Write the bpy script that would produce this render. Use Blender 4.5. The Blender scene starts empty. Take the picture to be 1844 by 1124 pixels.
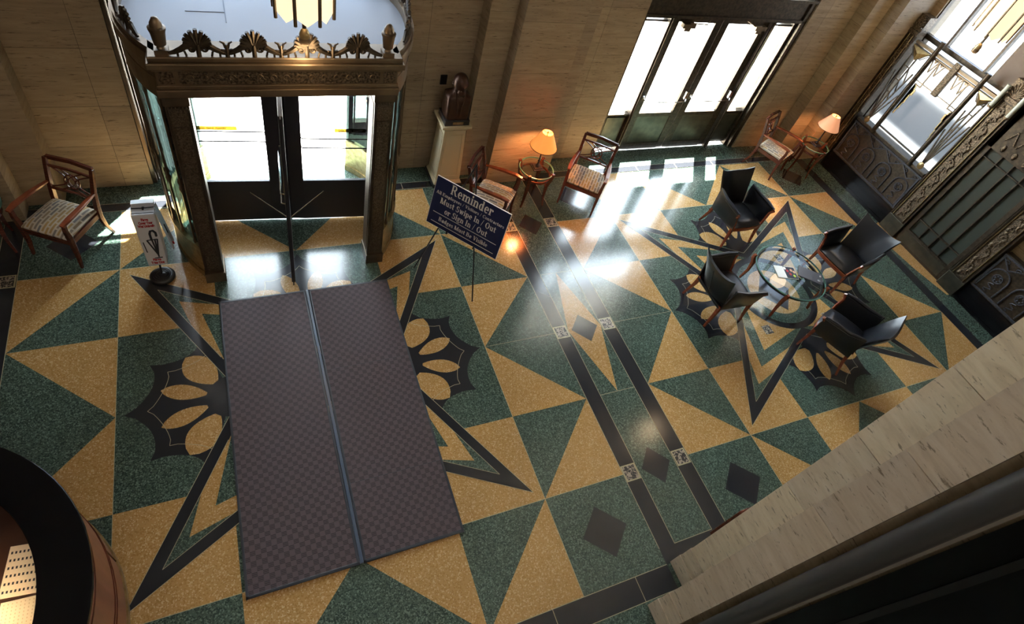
import bpy, bmesh, math, random
from mathutils import Vector, Matrix
from math import sin, cos, pi, radians, sqrt, atan2
random.seed(7)
S = 0.914                       # metres in one module of the terrazzo grid
SC = bpy.context.scene
COL = SC.collection

# ---------------------------------------------------------------- camera
cam_d = bpy.data.cameras.new('camera'); cam = bpy.data.objects.new('camera', cam_d); COL.objects.link(cam)
X = Vector((0.91412, -0.34491, 0.21312)); Yv = Vector((0.13415, 0.75335, 0.64379)); Z = X.cross(Yv).normalized()
Yv = Z.cross(X).normalized()
M = Matrix((X, Yv, Z)).transposed().to_4x4()
M.translation = Vector((1.51716 * S, -5.63510 * S, 6.10187 * S))
cam.matrix_world = M
cam_d.sensor_width = 36; cam_d.lens = 1063.683 / 1844 * 36
cam_d.shift_x = (922 - 913.88) / 1844; cam_d.shift_y = (502.71 - 562) / 1844
cam_d.clip_start = 0.02; cam_d.clip_end = 400
SC.camera = cam
# ---------------------------------------------------------------- sky, sun, exposure
SC.view_settings.view_transform = 'Standard'; SC.view_settings.look = 'None'
SC.view_settings.exposure = 0.0; SC.view_settings.gamma = 1.0
try: SC.view_settings.use_curve_mapping = False
except Exception: pass
w = bpy.data.worlds.new('world'); SC.world = w; w.use_nodes = True
bg = w.node_tree.nodes['Background']; bg.inputs[0].default_value = (0.80, 0.90, 1.0, 1); bg.inputs[1].default_value = 26.0
sd = bpy.data.lights.new('sun', 'SUN'); sd.energy = 130; sd.angle = radians(0.8); sd.color = (1, .96, .9)
sun = bpy.data.objects.new('sun', sd); COL.objects.link(sun)
sdir = Vector((-0.25, -0.35, -0.78))
sun.rotation_euler = sdir.to_track_quat('-Z', 'Y').to_euler(); sun.location = (5, 10, 20)
def area(name, u, v, h, sx, sy, power, color, rot=(0, 0, 0)):
    d = bpy.data.lights.new(name, 'AREA'); d.shape = 'RECTANGLE'; d.size = sx; d.size_y = sy; d.energy = power; d.color = color
    o = bpy.data.objects.new(name, d); COL.objects.link(o); o.location = (u * S, -v * S, h * S); o.rotation_euler = rot
    return o
area('ceiling_fill', .5, 9.0, 8.9, 9.0, 4.5, 205, (1, .87, .76))  # area lamp added as room fill, not an actual ceiling fixture
try:
    SC.cycles.use_denoising = True; SC.cycles.max_bounces = 8; SC.cycles.transparent_max_bounces = 16
    SC.cycles.sample_clamp_indirect = 6; SC.cycles.caustics_reflective = False; SC.cycles.caustics_refractive = False
except Exception: pass

# ================================================================ materials
def mat(name, color=(.5, .5, .5), rough=.5, metal=0, spec=None, **kw):
    m = bpy.data.materials.new(name); m.use_nodes = True
    b = m.node_tree.nodes['Principled BSDF']
    b.inputs['Base Color'].default_value = (*color, 1); b.inputs['Roughness'].default_value = rough; b.inputs['Metallic'].default_value = metal
    if spec is not None: b.inputs['Specular IOR Level'].default_value = spec
    for k, v in kw.items(): b.inputs[k.replace('_', ' ')].default_value = v
    return m
class N:
    def __init__(s, m): s.t = m.node_tree; s.b = s.t.nodes['Principled BSDF']
    def add(s, typ, **kw):
        n = s.t.nodes.new(typ)
        for k, v in kw.items():
            if k.startswith('i_'): n.inputs[k[2:].replace('_', ' ')].default_value = v
            else: setattr(n, k, v)
        return n
    def link(s, a, b): s.t.links.new(a, b)
    def coord(s, scale=(1, 1, 1), kind='Object'):
        c = s.add('ShaderNodeTexCoord'); mp = s.add('ShaderNodeMapping'); mp.inputs['Scale'].default_value = scale
        s.link(c.outputs[kind], mp.inputs[0]); return mp.outputs[0]
    def ramp(s, src, stops, interp='LINEAR'):
        r = s.add('ShaderNodeValToRGB'); r.color_ramp.interpolation = interp; e = r.color_ramp.elements
        e[0].position = stops[0][0]; e[0].color = (*stops[0][1], 1); e[1].position = stops[1][0]; e[1].color = (*stops[1][1], 1)
        for p, c in stops[2:]:
            x = e.new(p); x.color = (*c, 1)
        s.link(src, r.inputs[0]); return r.outputs[0]
    def bump(s, src, strength=.3, dist=.01):
        n = s.add('ShaderNodeBump'); n.inputs['Strength'].default_value = strength; n.inputs['Distance'].default_value = dist
        s.link(src, n.inputs['Height']); s.link(n.outputs[0], s.b.inputs['Normal'])
    def mix(s, f, a, b, mode='MIX'):
        n = s.add('ShaderNodeMixRGB', blend_type=mode)
        for i, x in enumerate((f, a, b)):
            if isinstance(x, (int, float)): n.inputs[i].default_value = x
            elif isinstance(x, tuple): n.inputs[i].default_value = (*x, 1)
            else: s.link(x, n.inputs[i])
        return n.outputs[0]

def terrazzo(name, base, light, dark, fl=.10, fd=.25):
    m = mat(name, base, .17, 0, .5, IOR=1.6); n = N(m)
    co = n.coord()
    v = n.add('ShaderNodeTexVoronoi'); v.inputs['Scale'].default_value = 105; n.link(co, v.inputs['Vector'])
    sep = n.add('ShaderNodeSeparateColor'); n.link(v.outputs['Color'], sep.inputs[0])
    c = n.ramp(sep.outputs[0], [(0, dark), (1, light), (fd, dark), (fd + .03, base), (1 - fl, base), (1 - fl + .03, light)])
    no = n.add('ShaderNodeTexNoise'); no.inputs['Scale'].default_value = 1.3; no.inputs['Detail'].default_value = 4; n.link(co, no.inputs['Vector'])
    c2 = n.mix(.18, c, no.outputs['Fac'], 'OVERLAY'); n.link(c2, n.b.inputs['Base Color'])
    n2 = n.add('ShaderNodeTexNoise'); n2.inputs['Scale'].default_value = 1.2; n2.inputs['Detail'].default_value = 1; n.link(co, n2.inputs['Vector'])
    mr = n.add('ShaderNodeMapRange'); mr.inputs[3].default_value = .12; mr.inputs[4].default_value = .19; n.link(n2.outputs['Fac'], mr.inputs[0]); n.link(mr.outputs[0], n.b.inputs['Roughness'])
    return m
T_GREEN = terrazzo('green_terrazzo', (.063, .099, .078), (.13, .19, .155), (.028, .048, .040), .20, .30)
T_OCHRE = terrazzo('ochre_terrazzo', (.44, .265, .098), (.58, .41, .22), (.36, .205, .066), .16, .22)
T_BLACK = mat('black_terrazzo', (.019, .021, .026), .16, 0, .5, IOR=1.6)
BRASS_STRIP = mat('divider_strip', (.42, .38, .24), .35, .3)
def tilemat():
    m = mat('carved_tile', (.4, .35, .28), .4, .2); n = N(m)
    co = n.coord(); v = n.add('ShaderNodeTexNoise'); v.inputs['Scale'].default_value = 34; v.inputs['Detail'].default_value = 1; v.inputs['Distortion'].default_value = 1.2; n.link(co, v.inputs['Vector'])
    c = n.ramp(v.outputs['Fac'], [(0, (.02, .018, .018)), (1, (.45, .39, .31)), (.48, (.02, .018, .018)), (.53, (.34, .29, .23))]); n.link(c, n.b.inputs['Base Color']); n.bump(v.outputs['Fac'], .5, .004)
    return m
M_TILE = tilemat()
def travertine(name, base, dark, light, rot=False):
    m = mat(name, base, .55, 0, .3); n = N(m)
    sc = (1.0, 1.0, 9) if not rot else (1.6, 1.6, 7)
    co = n.coord(sc)
    a = n.add('ShaderNodeTexNoise'); a.inputs['Scale'].default_value = 2.0; a.inputs['Detail'].default_value = 8; a.inputs['Roughness'].default_value = .65; a.inputs['Distortion'].default_value = .8; n.link(co, a.inputs['Vector'])
    c = n.ramp(a.outputs['Fac'], [(.28, dark), (.72, light), (.5, base)])
    co2 = n.coord((7, 7, 60) if not rot else (11, 11, 42))
    b = n.add('ShaderNodeTexNoise'); b.inputs['Scale'].default_value = 1.0; b.inputs['Detail'].default_value = 5; b.inputs['Roughness'].default_value = .7; n.link(co2, b.inputs['Vector'])
    p = n.ramp(b.outputs['Fac'], [(.34, (.38, .35, .31)), (.41, (1, 1, 1))])
    c = n.mix(.9, c, p, 'MULTIPLY')
    g = n.add('ShaderNodeNewGeometry')
    rn = n.ramp(g.outputs['Random Per Island'], [(0, (.78, .78, .80)), (1, (1.0, 1.0, .97))])
    c = n.mix(1, c, rn, 'MULTIPLY'); n.link(c, n.b.inputs['Base Color']); n.bump(b.outputs['Fac'], .35, .006)
    return m
TRAV = travertine('travertine', (.39, .30, .20), (.30, .23, .15), (.47, .37, .255))
TRAV_P = travertine('pier_travertine_lit', (.80, .68, .51), (.66, .54, .39), (.88, .77, .61), True)  # paler than the wall stone, standing for lamplight on the pier
MORTAR = mat('mortar', (.05, .04, .03), .9)
def bronze(name, base, hi, rough=.38, scale=30, bstr=.0, metal=.85):
    m = mat(name, base, rough, metal); n = N(m); co = n.coord()
    a = n.add('ShaderNodeTexNoise'); a.inputs['Scale'].default_value = scale; a.inputs['Detail'].default_value = 4; n.link(co, a.inputs['Vector'])
    c = n.ramp(a.outputs['Fac'], [(.35, base), (.7, hi)]); n.link(c, n.b.inputs['Base Color'])
    if bstr: n.bump(a.outputs['Fac'], bstr, .01)
    return m
BRONZE = bronze('bronze', (.17, .122, .078), (.25, .185, .118), .42, 4)
BRONZE_D = bronze('dark_bronze', (.060, .048, .036), (.11, .085, .06), .42, 25)
BRONZE_R = bronze('chased_bronze', (.045, .035, .026), (.27, .20, .13), .42, 55, .9)
BRONZE_J = bronze('jamb_bronze', (.095, .074, .054), (.165, .128, .090), .42, 6)
BRONZE_JR = bronze('jamb_chased_bronze', (.075, .058, .043), (.20, .155, .11), .42, 75, .7)
BRONZE_G = bronze('green_bronze', (.085, .082, .064), (.135, .125, .09), .35, 8)
BLACK_R = bronze('dark_relief', (.045, .048, .058), (.10, .10, .115), .5, 45, .5, .5)
GOLD = bronze('gilt_bronze', (.30, .225, .11), (.50, .39, .20), .34, 20)
def glassmat(name, tint=(1, 1, 1), ior=1.45, rough=0.0):
    m = bpy.data.materials.new(name); m.use_nodes = True; t = m.node_tree; t.nodes.clear()
    o = t.nodes.new('ShaderNodeOutputMaterial'); mx = t.nodes.new('ShaderNodeMixShader'); tr = t.nodes.new('ShaderNodeBsdfTransparent'); gl = t.nodes.new('ShaderNodeBsdfGlossy')
    fr = t.nodes.new('ShaderNodeFresnel'); fr.inputs[0].default_value = ior; gl.inputs['Roughness'].default_value = rough; tr.inputs[0].default_value = (*tint, 1)
    ge = t.nodes.new('ShaderNodeNewGeometry'); iv = t.nodes.new('ShaderNodeMath'); iv.operation = 'SUBTRACT'; iv.inputs[0].default_value = 1; t.links.new(ge.outputs['Backfacing'], iv.inputs[1])
    mu = t.nodes.new('ShaderNodeMath'); mu.operation = 'MULTIPLY'; t.links.new(fr.outputs[0], mu.inputs[0]); t.links.new(iv.outputs[0], mu.inputs[1])
    t.links.new(mu.outputs[0], mx.inputs[0]); t.links.new(tr.outputs[0], mx.inputs[1]); t.links.new(gl.outputs[0], mx.inputs[2]); t.links.new(mx.outputs[0], o.inputs[0]); return m
GLASS = glassmat('clear_glass', (.96, .98, .98))
GLASS_T = glassmat('table_glass', (.93, .97, .955), 1.32)
GLASS_U = glassmat('upper_glass', (.42, .45, .49))  # tint added to dim the sky light coming through the upper panes
GLASS_C = glassmat('curved_reflection_tint', (.22, .28, .28))  # dark teal tint stands in for the reflection in the curved panes
GLASS_E = mat('glass_edge', (.10, .22, .18), .15, 0, .6)
def frosted():
    m = bpy.data.materials.new('frosted_glass'); m.use_nodes = True; t = m.node_tree; t.nodes.clear()
    o = t.nodes.new('ShaderNodeOutputMaterial'); mx = t.nodes.new('ShaderNodeMixShader'); rf = t.nodes.new('ShaderNodeBsdfRefraction'); gl = t.nodes.new('ShaderNodeBsdfGlossy')
    rf.inputs['Color'].default_value = (.055, .060, .066, 1); rf.inputs['Roughness'].default_value = .30; rf.inputs['IOR'].default_value = 1.12; gl.inputs['Roughness'].default_value = .3; mx.inputs[0].default_value = .05
    t.links.new(rf.outputs[0], mx.inputs[1]); t.links.new(gl.outputs[0], mx.inputs[2]); t.links.new(mx.outputs[0], o.inputs[0]); return m
FROST = frosted()
def wood(name, a, b, rough=.25, sc=(3, 3, 25)):
    m = mat(name, a, rough, 0, .5); n = N(m); co = n.coord(sc)
    x = n.add('ShaderNodeTexNoise'); x.inputs['Scale'].default_value = 3; x.inputs['Detail'].default_value = 5; n.link(co, x.inputs['Vector'])
    n.link(n.ramp(x.outputs['Fac'], [(.35, a), (.7, b)]), n.b.inputs['Base Color']); return m
WOOD_D = wood('mahogany', (.065, .017, .011), (.12, .032, .017))
WOOD_R = wood('red_mahogany', (.17, .040, .018), (.27, .07, .028))
WOOD_DESK = wood('desk_wood', (.20, .075, .038), (.27, .10, .05), .35, (4, 4, 1.2))
LEATHER_ = mat('black_leather', (.007, .008, .011), .30, 0, .5); _n = N(LEATHER_); _v = _n.add('ShaderNodeTexVoronoi'); _v.inputs['Scale'].default_value = 160; _n.link(_n.coord(), _v.inputs['Vector']); _n.bump(_v.outputs['Distance'], .15, .002)
LEATHER = LEATHER_
def fabric():
    m = mat('striped_fabric', (.6, .5, .35), .85, 0, .2); n = N(m); co = n.coord()
    b = n.add('ShaderNodeTexBrick'); b.offset = .5; b.inputs['Scale'].default_value = 1.0
    mp = n.add('ShaderNodeMapping'); mp.inputs['Rotation'].default_value = (0, 0, pi / 2); n.link(co, mp.inputs[0]); n.link(mp.outputs[0], b.inputs['Vector'])
    for k, v in (('Color1', (.42, .27, .10, 1)), ('Color2', (.17, .17, .18, 1)), ('Mortar', (.55, .48, .37, 1))): b.inputs[k].default_value = v
    b.inputs['Mortar Size'].default_value = .011; b.inputs['Mortar Smooth'].default_value = .4; b.inputs['Brick Width'].default_value = .13; b.inputs['Row Height'].default_value = .040
    n.link(b.outputs['Color'], n.b.inputs['Base Color']); n.bump(b.outputs['Fac'], .2, .003); return m
FABRIC = fabric()
def matmat():
    m = mat('mat_rubber', (.10, .075, .078), .75, 0, .3); n = N(m); co = n.coord()
    b = n.add('ShaderNodeTexChecker'); b.inputs['Scale'].default_value = 23; n.link(co, b.inputs['Vector'])
    w2 = n.add('ShaderNodeTexWave'); w2.bands_direction = 'Y'; w2.inputs['Scale'].default_value = 24; w2.inputs['Distortion'].default_value = 0; n.link(co, w2.inputs['Vector'])
    f = n.add('ShaderNodeMath', operation='MULTIPLY'); n.link(b.outputs['Fac'], f.inputs[0]); n.link(w2.outputs['Fac'], f.inputs[1])
    n.link(n.ramp(f.outputs[0], [(0, (.092, .069, .075)), (1, (.022, .017, .020)), (.35, (.07, .054, .06))]), n.b.inputs['Base Color']); n.bump(f.outputs[0], -.4, .006); return m
MATM = matmat()
MAT_EDGE = mat('mat_edge', (.030, .034, .045), .45)
SEAM = mat('mat_seam', (.07, .10, .15), .3)
STONE_K = mat('black_granite', (.005, .005, .006), .18, 0, .3)
CREAM = mat('cream_paint', (.62, .53, .34), .5)
BLACKP = mat('black_plastic', (.012, .012, .014), .35)
BLACKM = mat('black_metal', (.02, .02, .022), .35, .6)
CHROME = mat('chrome', (.6, .6, .6), .18, 1)
BUST = bronze('bust_bronze', (.045, .020, .012), (.085, .038, .022), .30, 12, 0, .5)
def emis0(name):
    m = bpy.data.materials.new(name); m.use_nodes = True; t = m.node_tree; t.nodes.clear()
    o = t.nodes.new('ShaderNodeOutputMaterial'); tr = t.nodes.new('ShaderNodeBsdfTransparent'); tr.inputs[0].default_value = (.25, .20, .06, 1); t.links.new(tr.outputs[0], o.inputs[0]); return m
NAVY = mat('navy_board', (.012, .020, .085), .35)
WHITE = mat('white_print', (.85, .85, .82), .6)
WHITEP = mat('white_plastic', (.72, .74, .78), .45, 0, .4)
REDP = mat('red_print', (.42, .02, .03), .6)
INK = mat('dark_ink', (.02, .025, .04), .6)
PAPER = mat('paper', (.82, .72, .58), .8)
YEL = emis0('yellow_tape')
ROOFM = mat('canopy_top', (.42, .44, .475), .5)
CONC = mat('pale_paving', (.62, .60, .56), .85)
ASPH = mat('asphalt', (.06, .065, .07), .9)
PLASTER = mat('plaster', (.45, .36, .25), .8)
def emis(name, col, st):
    m = mat(name, col, .6); b = m.node_tree.nodes['Principled BSDF']; b.inputs['Emission Color'].default_value = (*col, 1); b.inputs['Emission Strength'].default_value = st; return m
SHADE = emis('lamp_shade_cloth', (1.0, .34, .07), .85)
SHADE_D = emis('lamp_shade_cloth_dim', (.85, .38, .20), .62)
BULB = emis('bulb', (1, .78, .42), 14)
PGLASS = emis('alabaster_glass', (1.0, .80, .52), 1.15)

# ================================================================ mesh builder (grid modules: u right, v towards camera, h up)
class MB:
    def __init__(s): s.v = []; s.f = []; s.m = []; s.mi = 0; s.T = Matrix.Identity(4)
    def add(s, vs, fs):
        o = len(s.v); s.v += [tuple(s.T @ Vector(p)) for p in vs]; s.f += [tuple(i + o for i in f) for f in fs]; s.m += [s.mi] * len(fs); return s
    # raw xyz primitives
    def box(s, x0, x1, y0, y1, z0, z1):
        return s.add([(x0, y0, z0), (x1, y0, z0), (x1, y1, z0), (x0, y1, z0), (x0, y0, z1), (x1, y0, z1), (x1, y1, z1), (x0, y1, z1)],
                     [(0, 3, 2, 1), (4, 5, 6, 7), (0, 1, 5, 4), (1, 2, 6, 5), (2, 3, 7, 6), (3, 0, 4, 7)])
    def uv(s, u0, u1, v0, v1, h0, h1): return s.box(min(u0, u1), max(u0, u1), -max(v0, v1), -min(v0, v1), h0, h1)
    def prism(s, poly, z0, z1):                       # poly in xy, any simple polygon
        n = len(poly); a = sum(poly[i][0] * poly[(i + 1) % n][1] - poly[(i + 1) % n][0] * poly[i][1] for i in range(n))
        if a < 0: poly = poly[::-1]
        return s.add([(x, y, z0) for x, y in poly] + [(x, y, z1) for x, y in poly],
                     [tuple(range(n - 1, -1, -1)), tuple(range(n, 2 * n))] + [(i, (i + 1) % n, (i + 1) % n + n, i + n) for i in range(n)])
    def tube(s, pts, r, n=8, closed=False, caps=True, sq=None):
        P = [Vector(p) for p in pts]; k = len(P); rr = r if isinstance(r, (list, tuple)) else [r] * k
        vs = []; up = None
        for i, p in enumerate(P):
            d = (P[(i + 1) % k] - P[i - 1]) if closed else (P[min(i + 1, k - 1)] - P[max(i - 1, 0)])
            d = d.normalized() if d.length > 1e-9 else Vector((0, 0, 1))
            if up is None:
                up = Vector((0, 0, 1)) if abs(d.z) < .9 else Vector((0, 1, 0))
            a = d.cross(up); a = a.normalized() if a.length > 1e-6 else d.orthogonal().normalized(); b = a.cross(d).normalized(); up = b
            for j in range(n):
                t = 2 * pi * (j + .5) / n
                if sq: vs.append(p + a * (sq[0] * (1 if cos(t) > 0 else -1) * rr[i]) + b * (sq[1] * (1 if sin(t) > 0 else -1) * rr[i]))
                else: vs.append(p + a * cos(t) * rr[i] + b * sin(t) * rr[i])
        fs = []
        for i in range(k if closed else k - 1):
            for j in range(n):
                a0 = i * n + j; a1 = i * n + (j + 1) % n; b0 = ((i + 1) % k) * n + j; b1 = ((i + 1) % k) * n + (j + 1) % n
                fs.append((a0, a1, b1, b0))
        if not closed and caps: fs += [tuple(range(n - 1, -1, -1)), tuple((k - 1) * n + j for j in range(n))]
        return s.add(vs, fs)
    def bar(s, p, q, w, t):                            # rectangular bar
        return s.tube([p, q], 1, 4, sq=(w / 2, t / 2))
    def lathe(s, prof, cx=0, cy=0, n=24, a0=0, a1=2 * pi):
        full = abs(a1 - a0 - 2 * pi) < 1e-6; m = n if full else n + 1; vs = []
        for r, z in prof:
            for j in range(m):
                t = a0 + (a1 - a0) * j / n; vs.append((cx + r * cos(t), cy + r * sin(t), z))
        fs = []
        for i in range(len(prof) - 1):
            for j in range(n):
                j2 = (j + 1) % m; fs.append((i * m + j, i * m + j2, (i + 1) * m + j2, (i + 1) * m + j))
        if full and math.hypot(prof[0][0] - prof[-1][0], prof[0][1] - prof[-1][1]) > .03:
            if prof[0][0] > 1e-6: fs.append(tuple(range(m - 1, -1, -1)))
            if prof[-1][0] > 1e-6: fs.append(tuple((len(prof) - 1) * m + j for j in range(m)))
        return s.add(vs, fs)
    def sector(s, cx, cy, r0, r1, z0, z1, a0, a1, n=16):
        poly = [(cx + r1 * cos(a0 + (a1 - a0) * i / n), cy + r1 * sin(a0 + (a1 - a0) * i / n)) for i in range(n + 1)]
        inn = [(cx + r0 * cos(a0 + (a1 - a0) * i / n), cy + r0 * sin(a0 + (a1 - a0) * i / n)) for i in range(n + 1)]
        for i in range(n): s.prism([poly[i], poly[i + 1], inn[i + 1], inn[i]], z0, z1)
        return s
    def sheet(s, fn, nu, nv, thick):                  # fn(a,b)->Vector, thickened along normal
        P = [[Vector(fn(i / nu, j / nv)) for j in range(nv + 1)] for i in range(nu + 1)]; A = []; B = []
        for i in range(nu + 1):
            for j in range(nv + 1):
                du = P[min(i + 1, nu)][j] - P[max(i - 1, 0)][j]; dv = P[i][min(j + 1, nv)] - P[i][max(j - 1, 0)]
                nn = du.cross(dv); nn = nn.normalized() if nn.length > 1e-9 else Vector((0, 0, 1))
                e = min(i, nu - i) / nu * 6, min(j, nv - j) / nv * 6
                th = thick * (.45 + .55 * min(1, e[0])) * (.45 + .55 * min(1, e[1])) if nu > 3 and nv > 3 else thick
                A.append(P[i][j] + nn * th / 2); B.append(P[i][j] - nn * th / 2)
        W = nv + 1; K = len(A); fs = []
        for i in range(nu):
            for j in range(nv):
                a = i * W + j; fs.append((a, a + W, a + W + 1, a + 1)); fs.append((a + K, a + 1 + K, a + W + 1 + K, a + W + K))
        ring = [j for j in range(W)] + [i * W + nv for i in range(1, nu + 1)] + [nu * W + j for j in range(nv - 1, -1, -1)] + [i * W for i in range(nu - 1, 0, -1)]
        for i in range(len(ring)):
            a, b = ring[i], ring[(i + 1) % len(ring)]; fs.append((a, b, b + K, a + K))
        return s.add(A + B, fs)
    def ell(s, c, r, n=12, m=8):
        vs = []; fs = []
        for i in range(m + 1):
            p = pi * i / m
            for j in range(n):
                t = 2 * pi * j / n; vs.append((c[0] + r[0] * sin(p) * cos(t), c[1] + r[1] * sin(p) * sin(t), c[2] + r[2] * cos(p)))
        for i in range(m):
            for j in range(n): fs.append((i * n + j, (i + 1) * n + j, (i + 1) * n + (j + 1) % n, i * n + (j + 1) % n))
        return s.add(vs, fs)
    def build(s, name, mats, parent=None, loc=None, rot=0, smooth=False, bevel=0, subd=0, **tags):
        me = bpy.data.meshes.new(name); me.from_pydata([(x * S, y * S, z * S) for x, y, z in s.v], [], s.f)
        for m in (mats if isinstance(mats, (list, tuple)) else [mats]): me.materials.append(m)
        for p, i in zip(me.polygons, s.m): p.material_index = i; p.use_smooth = smooth
        me.update()
        bm = bmesh.new(); bm.from_mesh(me)
        if smooth or bevel: bmesh.ops.remove_doubles(bm, verts=bm.verts, dist=1e-5)
        bmesh.ops.recalc_face_normals(bm, faces=bm.faces); bm.to_mesh(me); bm.free()
        o = bpy.data.objects.new(name, me); COL.objects.link(o)
        if parent: o.parent = parent
        if loc: o.location = (loc[0] * S, -loc[1] * S, (loc[2] if len(loc) > 2 else 0) * S)
        if rot: o.rotation_euler = (0, 0, rot)
        if bevel: b = o.modifiers.new('bevel', 'BEVEL'); b.width = bevel * S; b.segments = 2; b.limit_method = 'ANGLE'; b.angle_limit = radians(35)
        if subd: b = o.modifiers.new('subd', 'SUBSURF'); b.levels = subd; b.render_levels = subd
        if smooth:
            try: me.set_sharp_from_angle(angle=radians(42))
            except Exception: pass
        for k, v in tags.items(): o[k] = v
        return o
def tag(o, label, cat, group=None):
    o['label'] = label; o['category'] = cat
    if group: o['group'] = group
    return o
def thing(name, label, cat, u, v, h=0, rot=0, group=None):
    o = bpy.data.objects.new(name, None); COL.objects.link(o); o.location = (u * S, -v * S, h * S); o.rotation_euler = (0, 0, rot); o.empty_display_size = .1
    return tag(o, label, cat, group)
def copy_tree(o, parent=None):
    c = o.copy(); COL.objects.link(c); c.parent = parent
    for ch in list(o.children): copy_tree(ch, c)
    return c
def face(du, dv): return atan2(du, dv)          # local front is -Y
def text_mesh(body, size, extrude=.002, offset=0, align='CENTER', spacing=1.0):
    cu = bpy.data.curves.new('txt', 'FONT'); cu.body = body; cu.size = size; cu.extrude = extrude; cu.offset = offset; cu.align_x = align; cu.space_line = spacing
    o = bpy.data.objects.new('txt', cu); COL.objects.link(o); bpy.context.view_layer.update()
    me = bpy.data.meshes.new_from_object(o.evaluated_get(bpy.context.evaluated_depsgraph_get()))
    vs = [tuple(v.co) for v in me.vertices]; fs = [tuple(p.vertices) for p in me.polygons]
    COL.objects.unlink(o); bpy.data.objects.remove(o); bpy.data.meshes.remove(me)
    return vs, fs

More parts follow.
